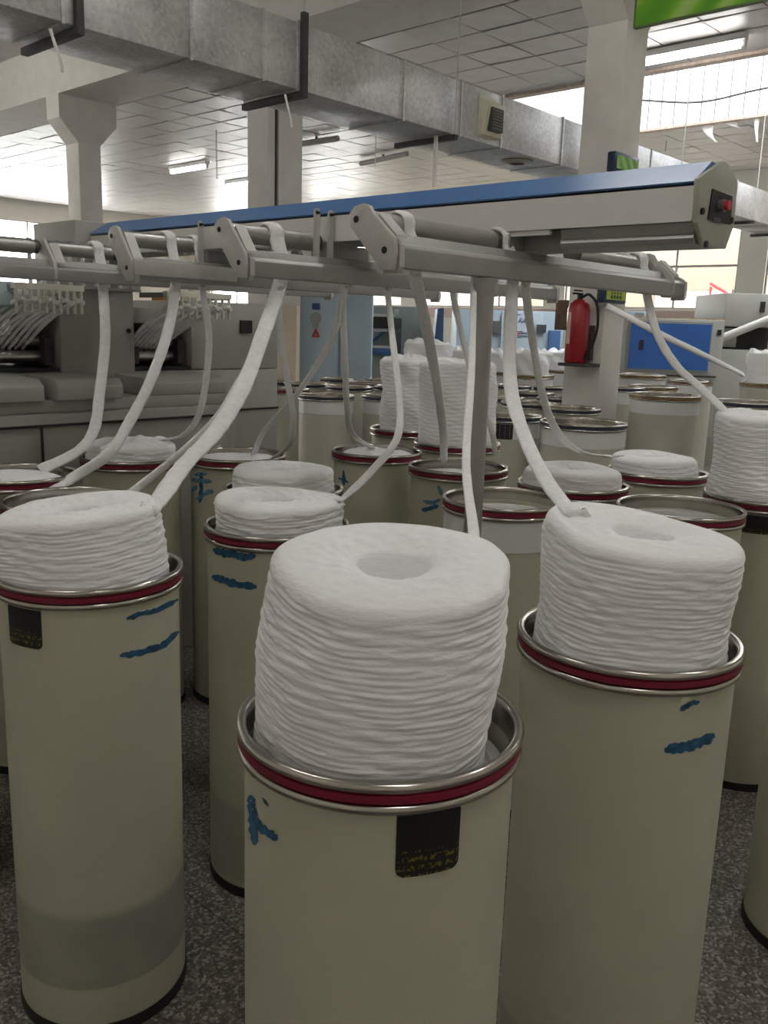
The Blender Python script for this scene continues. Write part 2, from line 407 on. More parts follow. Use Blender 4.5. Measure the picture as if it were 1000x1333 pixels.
for k, (nv, z, x0, y0, x1, y1) in enumerate(cells):
    g = 0.011
    sx, sy = x1-x0-g, y1-y0-g
    if k < 290 and not nv:
        key = (round(sx, 3), round(sy, 3)); loc = ((x0+x1)/2, (y0+y1)/2, CEIL)
        if key not in tmesh:
            o = MB().add([(-sx/2,-sy/2,0.02),(sx/2,-sy/2,0.02),(sx/2,sy/2,0.02),(-sx/2,sy/2,0.02),(-sx/2,-sy/2,0.003),(sx/2,-sy/2,0.003),(sx/2,sy/2,0.003),(-sx/2,sy/2,0.003),
                          (-sx/2+.01,-sy/2+.01,0),(sx/2-.01,-sy/2+.01,0),(sx/2-.01,sy/2-.01,0),(-sx/2+.01,sy/2-.01,0)],
                         [(0,1,2,3),(0,4,5,1),(1,5,6,2),(2,6,7,3),(3,7,4,0),(4,8,9,5),(5,9,10,6),(6,10,11,7),(7,11,8,4),(8,11,10,9)]).build('ceiling_tile', TILE, ceiling, loc=loc)
            tmesh[key] = o
        else: o = share(tmesh[key], 'ceiling_tile', ceiling, loc)
        o.rotation_euler = (rng.gauss(0, .007), rng.gauss(0, .010), 0)
    else:
        rest.box((x0+g/2, y0+g/2, CEIL+rng.uniform(-.003,.003)), (x1-g/2, y1-g/2, CEIL+0.015))
o = rest.build('ceiling_tile', TILE, ceiling); o['kind'] = 'stuff'
left_bay = MB()
for i in range(14):
    for j in range(21):
        left_bay.box((X0+.003+i*.632, Y0+.003+j*1.25, 5.22), (X0+.629+i*.632, Y0+1.247+j*1.25, 5.25))
o = left_bay.build('ceiling_tile', TILE, ceiling); o['kind'] = 'stuff'

# skylight monitor: frame, translucent roof sheet, ribbed far lining, glazing bars, wire
sky = empty('window_%d' % wn, kind='structure'); wn += 1
zt = 6.1
MB().box((SKX0-0.04, SKY0, CEIL+0.0), (SKX0, SKY1, zt)).build('curb_panel', WALLP, sky)
MB().box((SKX0-0.04, SKY0-0.04, CEIL), (SKX1+0.04, SKY0, zt)).build('curb_panel', WALLP, sky)
MB().box((SKX0-0.04, SKY1, CEIL), (SKX1+0.04, SKY1+0.04, zt)).build('curb_panel', WALLP, sky)
lin = MB(); pts = []
n = 60
for k in range(n+1):
    y = SKY0+(SKY1-SKY0)*k/n
    pts += [(SKX1-0.012 if k % 1 == 0 else SKX1, y), ]
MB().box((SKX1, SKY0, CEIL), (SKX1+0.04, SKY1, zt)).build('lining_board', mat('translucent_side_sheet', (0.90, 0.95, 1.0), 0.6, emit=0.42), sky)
rb = None
for k in range(36):
    y = SKY0+0.1+0.2*k
    if rb is None: rb = MB().box((SKX1-0.016, -0.006, CEIL), (SKX1-0.001, 0.006, zt)).build('lining_rib', WIRE, sky, loc=(0, y, 0))
    else: share(rb, 'lining_rib', sky, (0, y, 0))
MB().box((SKX0-0.04, SKY0-0.04, zt), (SKX1+0.04, SKY1+0.04, zt+0.03)).build('roof_sheet', SKYG, sky)
for y in (2.6, 4.6, 6.2, 6.95): MB().box((SKX0, y-0.05, zt-0.14), (SKX1, y+0.05, zt-0.03)).build('glazing_bar', DARKIRON, sky)
MB().box((11.33, SKY0, zt-0.22), (11.43, SKY1, zt-0.14)).build('glazing_bar', DARKIRON, sky)
struct(MB().box((SKX1-0.02, SKY0, CEIL-0.035), (SKX1+0.10, SKY1, CEIL-0.001)).box((SKX0-0.10, SKY0, CEIL-0.035), (SKX0+0.02, SKY1, CEIL-0.001)), 'trim_2', mat('raw_wood_edge', (0.50, 0.40, 0.33), 0.8, noise=0.2))

# concrete frame: beam along the column row, three columns with corbel heads
beam = struct(MB().box((HX, Y0, 4.58), (7.2, YW, 5.30)), 'ceiling_beam', CONCRETE)
def column(x, y, s=0.34):
    c = empty('column', kind='structure', loc=(x, y, 0))
    MB().box((0, 0, 0), (s, s, 4.0)).build('shaft', CONCRETE, c, bevel=0.006)
    MB().prism([(0, 4.0), (s, 4.0), (s+.26, 4.28), (s+.26, 4.58), (-.26, 4.58), (-.26, 4.28)], 'y', 0, s).build('corbel', CONCRETE, c)
    return c
columns = [column(6.6, 3.66), column(6.6, 11.9)]
# centre column is a plain double pier with a dark joint and a pipe in it
c = empty('column', kind='structure', loc=(6.55, 7.8, 0)); columns.append(c)
MB().box((0, 0.02, 0), (0.10, 0.36, 4.58)).build('shaft', CONCRETE, c)
MB().box((0.14, 0, 0), (0.48, 0.36, 4.58)).build('shaft', CONCRETE, c)
MB().cyl((0.12, 0.035, 0), (0.12, 0.035, 4.58), 0.018, 10).build('drain_pipe', DARKIRON, c)
# peach wall pier seen beyond the drawing machine
# ------------------------------------------------------------------ fluorescent lamps
def lamp(loc, axis, label=None, group=None, L=1.2, tube=None):
    r = empty('ceiling_lamp', label, 'lamp', loc, group)
    a = (L/2, 0.05) if axis == 'x' else (0.05, L/2)
    MB().box((-a[0], -a[1], -0.005), (a[0], a[1], 0.06)).build('lamp_housing', LAMPBODY, r)
    e = Vector((L/2-.03, 0, 0)) if axis == 'x' else Vector((0, L/2-.03, 0))
    MB().cyl(Vector((0,0,-.045))-e, Vector((0,0,-.045))+e, 0.032, 12).build('tube', tube or TUBE, r, smooth=True)
    for s in (-1, 1):
        q = e*s*1.02; MB().box((q.x-.022, q.y-.022, -0.08), (q.x+.022, q.y+.022, -0.005)).build('tube_holder', LAMPBODY, r)
    return r
lamp((9.30, 4.45, CEIL-0.07), 'y', 'bright fluorescent tube lamp under the ceiling beside the skylight, right of the column', tube=TUBEDIM)
lamp((10.6, 15.0, CEIL-0.07), 'y', 'fluorescent tube glaring on the far ceiling, nearer of the two beyond the duct', tube=TUBEDIM)
lamp((12.35, 15.5, CEIL-0.07), 'y', 'fluorescent tube half hidden by the far piped column', tube=TUBEDIM)
k = 0
for x, y in ((0.4, -0.6), (0.4, 2.6), (3.6, -0.6), (3.6, 2.3)):
    lamp((x, y, 4.7), 'y', 'fluorescent tube lamp over the aisle with sliver cans, out of the frame', 'lamps above the camera')
for x, y in ((8.4, 0.8), (14.4, 3.0)):
    lamp((x, y, CEIL-0.07), 'y', 'fluorescent tube lamp flush under the tiled ceiling, out of the frame', 'lamps on the tiled bay')
for x, y in ((1.2, 8.5), (3.8, 12.0), (1.2, 15.5)):
    lamp((x, y, 5.0), 'y', 'fluorescent tube lamp over the machine row, out of the frame', 'lamps over the machine row')
# two dark tubes switched off on the far ceiling
for i, (a, b) in enumerate((((385, 188), (440, 180)), ((470, 213), (530, 200)))):
    p, q = at_z(*a, CEIL-0.075), at_z(*b, CEIL-0.075)
    r = empty('unlit_lamp', ['unlit lamp trough on the far ceiling just right of the piped column', 'unlit lamp trough on the far ceiling below the round duct outlet'][i], 'lamp', (p+q)/2)
    h = (q-p)/2
    MB().cyl(-h, h, 0.045, 8).build('trough', mat('dusty_grey', (0.34, 0.31, 0.30), 0.7), r)
    MB().cyl((0,0,0.02), (0,0,0.07), 0.02, 8).build('stem', DARKIRON, r)

# =================================================================== AIR DUCT
DY0, DY1, DZ0, DZ1 = 4.8, 5.36, 3.20, 3.615
duct = empty('air_duct', 'long galvanised sheet metal air duct hung across the hall under the ceiling', 'duct', (0, DY0, DZ0))
SEAMS = [0.6, 1.75, 2.6, 3.42, 3.98, 4.28, 5.35, 6.05, 6.62, 7.6, 8.2, 9.4, 10.6, 11.8, 13.0, 14.2, 15.4, 16.6]
for a, b in zip(SEAMS[:-1], SEAMS[1:]):
    MB().box((a+.004, 0, 0), (b-.004, DY1-DY0, DZ1-DZ0)).build('duct_section', GALV, duct, bevel=0.006)
    MB().box((b-.010, -0.009, -0.009), (b+.010, DY1-DY0+.009, DZ1-DZ0+.009)).build('standing_seam', GALV, duct)
for x in (2.68, 4.31, 5.95, 10.1, 12.4, 14.0):
    MB().box((x-.022, -0.045, -0.05), (x+.022, DY1-DY0+.05, -0.010)).build('hanger_bar', DARKIRON, duct)
    if x < 5.5:
        MB().box((x-.022, -0.045, -0.01), (x+.022, -0.011, DZ1-DZ0+.06)).build('hanger_upright', DARKIRON, duct)
    MB().cyl((x, -0.028, -0.01 if x > 5.5 else DZ1-DZ0+.06), (x, -0.028, (CEIL if x > 7.2 else (5.2 if x < HX-.1 else 4.56))-DZ0), 0.006, 6).build('hanger_rod', mat('pale_rod', (0.5, 0.49, 0.47), 0.5, 0.5), duct)
def grille(x):
    g = MB().box((x-.14, -0.012, 0.04), (x+.14, -0.001, 0.365)).prism([(-0.095, 0.30), (-0.012, 0.34), (-0.012, 0.05), (-0.05, 0.05)], 'x', x-.125, x+.125).build('side_grille', CREAM, duct, bevel=0.004)
    lv = MB().box((x-.080, -0.105, 0.085), (x+.080, -0.060, 0.265)).build('louvre_box', mat('dark_olive_louvre', (0.05, 0.05, 0.035), 0.6), g)
    s = MB()
    for q in range(7): s.box((x-.074, -0.112, 0.098+.023*q), (x+.074, -0.105, 0.108+.023*q))
    o = s.build('louvre_slats', mat('olive_slat', (0.12, 0.12, 0.09), 0.6), g); o['kind'] = 'stuff'
grille(6.42)
grille(13.35)
g = MB().lathe([(0.07,-0.03),(0.15,-0.012),(0.15,-0.001),(0.07,-0.001)], 28, close=True).build('round_outlet', mat('bronze_rim', (0.30, 0.26, 0.20), 0.4, 0.5), duct, smooth=True, loc=(7.2, 0.22, 0))
MB().lathe([(0.001,-0.004),(0.07,-0.004)], 28).build('outlet_throat', DARK, g)

# =================================================================== SLIVER CANS
class Can: pass
CANS = {}
def sliver_can(key, x, y, label, R=0.2, H=1.10, band=None, body=None, inner=0.10, seg=64, group=None, collar=False, base=True):
    band = band or RED; body = body or CANM
    root = empty('sliver_can', label, 'can', (x, y, 0), group)
    zi = H-inner
    MB().lathe([(R-.004, .012), (R, .03), (R, .55), (R, H-.047), (R-.004, H-.047), (R-.004, zi), (R-.02, zi-.004), (R-.02, .012)], seg, close=True).build('can_body', body, root, smooth=True)
    MB().lathe([(R+.003, 0), (R+.004, .012), (R+.003, .030), (R-.03, .030), (R-.03, 0)], seg, close=True).build('base_ring', BLACK, root, smooth=True)
    pf = []
    def bead(r, z, q, a0, a1, k=6): return [(r+q*math.cos(a0+(a1-a0)*i/k), z+q*math.sin(a0+(a1-a0)*i/k)) for i in range(k+1)]
    pf += [(R-.003, H-.046), (R+.002, H-.0465)] + bead(R+.005, H-.038, .0075, -PI/2, PI/2) + [(R+.006, H-.028), (R+.006, H-.017)]
    pf += bead(R+.005, H-.008, .008, -PI/2, PI, 9) + [(R-.002, H-.03)]
    MB().lathe(pf, seg, close=True).build('rim', CHROME, root, smooth=True, angle=60)
    MB().lathe([(R+.0065, H-.030), (R+.0105, H-.028), (R+.0105, H-.017), (R+.0065, H-.0155)], seg, close=True).build('rim_band', band, root, smooth=True)
    pl = MB().lathe([(0.0005, zi+.012), (0.05, zi+.012), (0.055, zi+.006), (R-.035, zi+.006), (R-.03, zi+.012), (R-.012, zi+.012), (R-.010, zi-.004), (0.0005, zi-.004)], 40).build('spring_plate', PLATE, root, smooth=True)
    if collar: MB().lathe([(R+.0005, H-.15), (R+.0025, H-.148), (R+.0025, H-.05), (R+.0005, H-.048)], seg, close=True).build('collar', WHITEBAND, root, smooth=True)
    c = Can(); c.root = root; c.x, c.y, c.R, c.H, c.zi = x, y, R, H, zi+.012; CANS[key] = c
    return c
def can_px(key, px, py, label, H=1.10, **k):
    p = at_z(px, py, H); return sliver_can(key, p.x, p.y, label, H=H, **k)
def patch(c, name, m, poly_px=None, a0=None, a1=None, z0=None, z1=None, rad=0.012, thick=0.0025, parent=None):
    """rounded plate bent round the can body between angles a0..a1 and heights z0..z1"""
    R = c.R; n = 14; outl = []
    wid = (a1-a0)*R
    def corner(cx, cz, s0):
        return [(cx+rad*math.cos(s0+PI/2*i/4), cz+rad*math.sin(s0+PI/2*i/4)) for i in range(5)]
    top = [(wid*i/n, z1) for i in range(n+1)]
    low = [(rad+(wid-2*rad)*i/n) for i in range(n+1)]
    mb = MB(); vs = []; fs = []
    cols = 24; rows = 8
    for i in range(cols+1):
        u = wid*(1-math.cos(PI*i/cols))/2
        e = min(u, wid-u); zz0 = z0+(rad-math.sqrt(max(0, rad*rad-(rad-e)**2)) if e < rad else 0)
        for j in range(rows+1):
            z = zz0+(z1-zz0)*j/rows
            for t in (0.0002, thick):
                a = a0+u/R; vs.append(((R+t)*math.cos(a), (R+t)*math.sin(a), z))
    def I(i, j, t): return (i*(rows+1)+j)*2+t
    for i in range(cols):
        for j in range(rows):
            fs.append((I(i,j,1), I(i+1,j,1), I(i+1,j+1,1), I(i,j+1,1)))
    for i in range(cols):
        fs.append((I(i,0,0), I(i+1,0,0), I(i+1,0,1), I(i,0,1))); fs.append((I(i,rows,1), I(i+1,rows,1), I(i+1,rows,0), I(i,rows,0)))
    for j in range(rows):
        fs.append((I(0,j,0), I(0,j,1), I(0,j+1,1), I(0,j+1,0))); fs.append((I(cols,j,1), I(cols,j,0), I(cols,j+1,0), I(cols,j+1,1)))
    return mb.add(vs, fs).build(name, m, parent or c.root, smooth=True)
def plaque_px(c, x0, x1, y0, y1, name='label_plate', m=None):
    ym = (y0+y1)/2
    p, q = at_cyl(x0, ym, c.x, c.y, c.R), at_cyl(x1, ym, c.x, c.y, c.R)
    a0, a1 = math.atan2(p.y-c.y, p.x-c.x), math.atan2(q.y-c.y, q.x-c.x)
    if a1 < a0-PI: a1 += 2*PI
    if a0 < a1-PI: a0 += 2*PI
    if a1 < a0: a0, a1 = a1, a0
    xm = (x0+x1)/2
    z1, z0 = at_cyl(xm, y0, c.x, c.y, c.R).z, at_cyl(xm, y1, c.x, c.y, c.R).z
    return patch(c, name, m or LABELP, a0=a0, a1=a1, z0=z0, z1=min(z1, c.H-.05))
def stroke_px(c, pts, wpx, m=None, seed=0):
    """a brush stroke painted on the can wall: ragged thin skin along the given line"""
    m = m or BLUEPAINT; rng = random.Random(seed); P = []
    for i in range(len(pts)-1):
        for k in range(6):
            t = k/6; P.append((pts[i][0]*(1-t)+pts[i+1][0]*t, pts[i][1]*(1-t)+pts[i+1][1]*t))
    P.append(pts[-1]); L, Rr = [], []
    for i, (x, y) in enumerate(P):
        a, b = P[max(0, i-1)], P[min(len(P)-1, i+1)]; dx, dy = b[0]-a[0], b[1]-a[1]; l = math.hypot(dx, dy) or 1
        nx, ny = -dy/l, dx/l; e = min(1, .35+min(i, len(P)-1-i)*.3); h = wpx/2*e
        h1, h2 = h*(1+rng.uniform(-.35,.25)), h*(1+rng.uniform(-.35,.25))
        def loc(px, py):
            v = at_cyl(px, py, c.x, c.y, c.R+.0009); d = Vector((v.x-c.x, v.y-c.y)); d = d.normalized()*(c.R+.0009); return (d.x, d.y, v.z)
        L.append(loc(x+nx*h1, y+ny*h1)); Rr.append(loc(x-nx*h2, y-ny*h2))
    n = len(P); mb = MB(); mb.add(L+Rr, [(i, i+1, n+i+1, n+i) for i in range(n-1)])
    return mb.build('paint_stroke', m, c.root, smooth=True)

# ------------------------------------------------------------------ coils of sliver
def coil(c, ztop, R, label, hole=0.055, nth=96, dz=0.0035, seed=1, off=(0,0), lean=(0,0), amp=1.0, messy=0.0, tilt=(0,0), group=None, top_fall=0.012):
    """stack of laid sliver rings standing on the can's plate, with a hole down the middle"""
    rng = random.Random(seed); ph = [rng.uniform(0, 2*PI) for _ in range(14)]
    z0 = c.zi + .001; H = ztop-z0
    root_x, root_y = c.x+off[0], c.y+off[1]
    p = 0.0090; rows = max(10, int(H/dz)); prof = []
    for j in range(rows+1): prof.append(('s', z0+(H-.022)*j/rows))
    for j in range(1, 6): prof.append(('e', j/6))
    for j in range(0, 15): prof.append(('t', j/14))
    for j in range(1, 7): prof.append(('h', j/6))
    vs = []; k = len(prof)
    for i in range(nth):
        th = 2*PI*i/nth
        lump = 0.004*math.sin(3*th+ph[0])+0.003*math.sin(5*th+ph[1])+0.003*math.sin(2*th+ph[10])
        for kind, q in prof:
            def side(z):
                f = 2*PI*(z-z0)/p
                a = math.sin(f+1.5*math.sin(2*th+ph[2]+z*9)+0.9*math.sin(5*th+ph[3]+z*23)+.8*math.sin(9*th+ph[11]-z*31))
                a2 = math.sin(f*0.47+ph[4]+2.0*math.sin(3*th+ph[5])); a3 = math.sin(11*th+ph[6]+z*60)*math.sin(z*140+ph[7])
                ms = messy*(math.sin(4*th+ph[8]+z*22)*0.5+math.sin(7*th+z*37+ph[9])*.3+math.sin(3*th-z*12+ph[12])*.6)
                return R-0.004+amp*(0.0010*a*(0.75+.5*math.sin(4*th+z*40+ph[6]))+0.0009*a2+0.0012*a3+.0009*math.sin(17*th-z*110+ph[8])*math.sin(z*330+ph[9]))+lump+ms + .004*math.sin(z*25+ph[13])
            topz = ztop + 0.003*math.sin(2*th+ph[1])+tilt[0]*math.cos(th)*R+tilt[1]*math.sin(th)*R
            if kind == 's':
                r = side(q); z = z0+(q-z0)*(1+(topz-ztop)/H)
            elif kind == 'e':
                a = q*PI/2; rs = side(ztop-.022); r = rs-.022*(1-math.cos(a)); z = topz-.022+.022*math.sin(a)
            elif kind == 't':
                r1 = side(ztop-.022)-.022; r = r1+(hole-r1)*q; x = (r-hole)/(r1-hole+1e-6)
                sw = math.asin(max(-1, min(1, 1-2*x)))
                ridge = 0.0014*math.sin(13*th+7*sw)+.0010*math.sin(19*th-9*sw+ph[3])+.0016*math.sin(5*th+6*sw+ph[4])
                z = topz+ridge*amp*math.sin(PI*min(1, x*1.15+.02))+0.006*math.sin(PI*x)-top_fall*(1-x)**3 + messy*2.0*(math.sin(3*th+ph[8]+3*x)*.6+math.sin(5*th-5*x+ph[9])*.45+math.sin(9*th+4*x+ph[4])*.15)
                z += (tilt[0]*math.cos(th)+tilt[1]*math.sin(th))*(r-R)
            else:
                r = hole*(1-.12*q); z = topz-top_fall-.045*q-(tilt[0]*math.cos(th)+tilt[1]*math.sin(th))*(R-hole)
            tt = (z-z0)/H
            vs.append((r*math.cos(th)+lean[0]*tt, r*math.sin(th)+lean[1]*tt, z))
    fs = []
    for i in range(nth):
        j = (i+1) % nth
        for q in range(k-1): fs.append((i*k+q, j*k+q, j*k+q+1, i*k+q+1))
    fs.append(tuple(i*k for i in range(nth))[::-1]); fs.append(tuple(i*k+k-1 for i in range(nth)))
    o = MB().add(vs, fs).build('sliver_coil', COTTON, smooth=True, loc=(root_x, root_y, 0), angle=180)
    tag(o, label, 'coil', group); return o

# ---- red banded cans under the creel
c = sliver_can('front', .909, .822, 'foremost cream sliver can with dark red rim band and big black label', seg=96, inner=.085)
plaque_px(c, 516, 597, 1032, 1137)
stroke_px(c, [(326, 1035), (328, 1050), (330, 1085), (332, 1100)], 11, seed=1)
stroke_px(c, [(327, 1062), (340, 1078), (352, 1086), (361, 1093)], 11, seed=2)
stroke_px(c, [(326, 998), (330, 1012)], 6, PALEBLUE, 3)
stroke_px(c, [(341, 1038), (350, 1050)], 4, PALEBLUE, 4)
coil(c, 1.340, .184, 'tall white sliver coil with a round centre hole on the foremost can', nth=160, dz=.0022, seed=3, off=(-.008, .010), lean=(.020, -.018), tilt=(.065, .065), amp=.8)
c = sliver_can('right', 1.527, .741, 'cream sliver can with red rim band standing right of the foremost can', seg=96, body=CANFAINT, inner=.085)
stroke_px(c, [(886, 925), (897, 917), (911, 913)], 7, seed=5)
stroke_px(c, [(865, 977), (885, 974), (905, 969), (931, 957)], 14, seed=6)
coil(c, 1.305, .187, 'white sliver coil with tilted top leaning right on the can right of the foremost', nth=150, dz=.0024, seed=5, off=(.0, .0), lean=(.010, -.006), tilt=(-.03, .10), amp=.8)
c = sliver_can('left', 1.007, 1.835, 'cream sliver can at left with grey scuffed lower band and black label', seg=96, body=CANSCUFF, inner=.085)
plaque_px(c, 13, 54, 782, 842)
stroke_px(c, [(165, 806), (180, 800), (205, 795), (232, 780)], 7, seed=8)
stroke_px(c, [(156, 854), (180, 850), (210, 842), (233, 822)], 9, seed=9)
coil(c, 1.240, .190, 'wide white sliver coil on the left can with the grey scuffed band', nth=150, dz=.0024, seed=8, off=(-.010, .002), lean=(-.012, .008), hole=.05, tilt=(.07, -.06))
c = sliver_can('second', 1.644, 1.914, 'cream sliver can with two blue paint dashes behind the foremost can', body=CANFAINT, inner=.085)
stroke_px(c, [(277, 715), (292, 720), (305, 721), (316, 726), (333, 723)], 10, seed=10)
stroke_px(c, [(276, 750), (295, 757), (315, 762), (334, 764)], 10, seed=11)
coil(c, 1.172, .188, 'low white sliver coil with folded top on the can with two blue dashes', nth=128, dz=.003, seed=12, off=(.004, .0), amp=1.3)
c = sliver_can('third', 2.036, 2.335, 'cream sliver can directly behind the can with two blue dashes', inner=.085)
coil(c, 1.166, .182, 'flat round sliver coil on the can behind the one with two blue dashes', nth=110, dz=.003, seed=14)
c = sliver_can('ragged', 2.005, 3.27, 'cream sliver can against the drawing machine carrying a ragged coil', inner=.085)
coil(c, 1.155, .186, 'ragged low sliver coil in front of the grey drawing machine', nth=90, dz=.004, seed=15, messy=.006, hole=.03)
c = can_px('blue_sign', 309, 590, 'cream sliver can with a pale blue painted character below its rim at the machine corner', inner=.06)
for i, pl in enumerate(([(248, 624), (262, 626), (276, 627)], [(262, 615), (262, 640), (260, 655)], [(250, 640), (256, 632)], [(252, 618), (270, 617)], [(256, 650), (272, 640), (278, 641)])):
    stroke_px(c, pl, 6, PALEBLUE if i != 1 else BLUEPAINT, 20+i)
coil(c, 1.085, .165, 'short sliver coil sunk inside the can at the machine corner', nth=64, dz=.005, seed=16, hole=.03)
c = can_px('left_back', 22, 614, 'cream sliver can at the left frame edge before the drawing machine', inner=.06)
coil(c, 1.085, .16, 'shallow sliver coil inside the can at the left frame edge', nth=64, dz=.005, seed=17, hole=.03)
c = can_px('hidden', 92, 648, 'sliver can mostly hidden behind the wide coil on the left can', inner=.075)
coil(c, 1.075, .16, 'sliver coil inside the can hidden behind the wide left coil', nth=64, dz=.005, seed=18, hole=.03)
sliver_can('left_edge', .855, 2.60, 'sliver can cut by the left frame edge, its black base ring on the floor')
c = sliver_can('mid_a', 2.993, 2.779, 'cream can with a white sliver heap inside, centre row beside the blue blot can', inner=.06)
coil(c, 1.088, .17, 'low white sliver heap inside the centre row can', nth=80, dz=.004, seed=19, messy=.003, hole=.02)
stroke_px(c, [(447, 612), (448, 632)], 5, seed=30); stroke_px(c, [(440, 622), (454, 628)], 4, seed=31)
c = sliver_can('mid_b', 2.937, 2.256, 'cream can with pale blue painted scrawl, left of the creel support post', inner=.075)
stroke_px(c, [(570, 632), (576, 645)], 6, PALEBLUE, 32); stroke_px(c, [(551, 652), (563, 655), (574, 650)], 5, PALEBLUE, 33)
stroke_px(c, [(549, 664), (560, 662), (571, 658)], 6, BLUEPAINT, 34)
coil(c, 1.062, .16, 'white sliver laid low inside the can with pale blue scrawl', nth=64, dz=.005, seed=20, hole=.03)
c = sliver_can('post_can', 2.487, 1.708, 'nearly empty red banded can standing just behind the creel post', inner=.07, collar=True)
c = can_px('row_right_a', 746, 627, 'red banded can under the flat coil left of the plain empty can', inner=.085)
coil(c, 1.155, .188, 'flat disc shaped sliver coil between the post can and the empty can', nth=110, dz=.003, seed=22, hole=.04, off=(-.008, .006))
c = can_px('row_right_b', 856, 611, 'red banded can under the flat coil behind the plain empty can', inner=.085)
coil(c, 1.160, .184, 'flat disc shaped sliver coil directly behind the plain empty can', nth=110, dz=.003, seed=23, hole=.045, off=(-.008, .006), lean=(-.012, .010))
sliver_can('empty', 2.846, 1.235, 'plain empty sliver can with wide chrome rim behind the leaning coil', inner=.06, seg=80)
c = can_px('right_edge', 994, 642, 'cream sliver can at the right frame edge with large black label', inner=.085, seg=80)
plaque_px(c, 966, 1004, 655, 695)
coil(c, 1.392, .189, 'tall rough sliver coil cut by the right frame edge', nth=130, dz=.0026, seed=24, off=(-.004, .006), messy=.002, amp=1.2)
sliver_can('near_right', 2.53, .565, 'cream sliver can base at lower right corner of the frame', inner=.1)
# stacks further back on red banded cans
c = can_px('stack_a', 595, 574, 'red banded can carrying the wide tall stack left of the post', R=.21, inner=.085)
coil(c, 1.50, .196, 'tall wide sliver stack directly left of the creel post', nth=110, dz=.004, seed=25, messy=.006, hole=.03, lean=(-.01, .01))
c = can_px('stack_b', 530, 556, 'red banded can carrying the narrow tall stack behind the centre cans', R=.2, inner=.085)
coil(c, 1.485, .160, 'tall narrow sliver stack with rounded crown in the centre background', nth=100, dz=.004, seed=26, messy=.008, hole=.02, top_fall=-.02)

# ---- background cans: navy, grey and brass bands
def far_can(key, px, py, label, H, R, band, body=GREYCAN, collar=False, inner=.12, group=None):
    return can_px(key, px, py, label, H=H, R=R-.0125, band=band, body=body, collar=collar, inner=inner, seg=40, group=group)
far_can('n1', 425, 513, 'grey beige can with white collar and navy rim line in the centre left background', 1.10, .235, NAVY, collar=True)
far_can('n2', 455, 502, 'grey can with navy rim behind the white collared background can', 1.10, .23, NAVY)
far_can('n3', 374, 505, 'beige can with chrome rim beside the corner of the drawing machine', 1.10, .20, RED)
far_can('n4', 505, 514, 'navy rimmed can half hidden by the narrow tall sliver stack', 1.10, .22, NAVY, collar=True)
far_can('n5', 400, 498, 'chrome rimmed can in the back row before the left door of the pale blue cabinet', 1.10, .23, NAVY)
far_can('n6', 478, 497, 'chrome rimmed can in the back row at the right end of the pale blue cabinet', 1.10, .23, NAVY)
far_can('n7', 760, 548, 'wide grey can with navy rim standing before the extinguisher column', 1.10, .28, NAVY, collar=True)
far_can('n8', 745, 530, 'grey can with navy rim tucked between extinguisher column and the wide navy rimmed can', 1.10, .22, NAVY)
c = far_can('n9', 664, 539, 'grey can with black label and navy rim right of the creel post', 1.10, .22, NAVY, collar=True)
plaque_px(c, 645, 668, 548, 572, m=BLACK)
far_can('n10', 688, 523, 'navy rimmed can second in the column of rims right of the post', 1.10, .22, NAVY)
far_can('n11', 692, 510, 'navy rimmed can third in the column of rims right of the post', 1.10, .22, NAVY)
far_can('n12', 668, 501, 'chrome rimmed can farthest in the column of rims right of the post', 1.10, .20, NAVY)
far_can('x1', 440, 492, 'chrome rimmed can deep in the back row, before the seam of the cabinet doors', 1.10, .19, NAVY)
far_can('x2', 356, 495, 'chrome rimmed can in the back row touching the machine corner', 1.10, .17, NAVY)
far_can('x3', 512, 502, 'chrome rimmed can in the back row peeping out left of the narrow tall stack', 1.10, .19, NAVY)
far_can('x4', 496, 493, 'farthest chrome rimmed can before the blue tray of the dark frame machine', 1.10, .17, NAVY)
far_can('x5', 723, 517, 'navy rimmed can tucked against the left edge of the extinguisher column', 1.10, .16, NAVY)
far_can('x6', 655, 516, 'navy rimmed can just right of the creel post, behind the can with black label', 1.10, .185, NAVY)
far_can('x7', 718, 503, 'farthest navy rimmed can left of the extinguisher column', 1.10, .185, NAVY)
c = far_can('b1', 866, 513, 'beige can with brass rim in front of the blue panelled cabinet', 1.19, .285, BRASS, collar=True)
c = far_can('b2', 812, 503, 'grey rimmed can beside the column, left of the brass rimmed can', 1.19, .20, NAVY, collar=True)
far_can('b3', 850, 502, 'beige can with brass rim just behind the foremost brass rimmed can', 1.19, .235, BRASS)
c = far_can('b4', 837, 487, 'brass rimmed can close under the blue panelled cabinet', 1.27, .235, BRASS, collar=True)
c = far_can('b5', 899, 495, 'pale brass rimmed can below the right side of the blue panel', 1.19, .24, BRASS, collar=True)
c = far_can('b6', 975, 522, 'grey can with dark chrome rim behind the tall right edge coil', 1.19, .25, NAVY)
c = far_can('b7', 1002, 498, 'brass rimmed can carrying a heap at the right frame edge', 1.25, .27, BRASS)
coil(c, 1.53, .215, 'crumpled sliver heap on the brass rimmed can at the right frame edge', nth=80, dz=.006, seed=40, messy=.014, hole=.03)
for i, (key, px, py, R, lab, hz) in enumerate((
        ('w1', 600, 480, .26, 'leftmost', .22), ('w2', 646, 483, .23, 'second from left', .22), ('w3', 691, 487, .26, 'third from left', .24), ('w4', 735, 481, .30, 'rightmost', .22))):
    c = far_can(key, px, py, 'brass rimmed can with cotton heap in the far white row, %s' % lab, 1.19, R, BRASS, body=WHITEBAND)
    if key == 'w3': plaque_px(c, 682, 692, 484, 494, m=BLACK)
    coil(c, 1.19+hz, R-.05, 'crumpled white sliver heap in the far row before the pale blue machine, %s' % lab, nth=64, dz=.008, seed=50+i, messy=.022, hole=.03)
p = at_z(556, 484, 1.19)
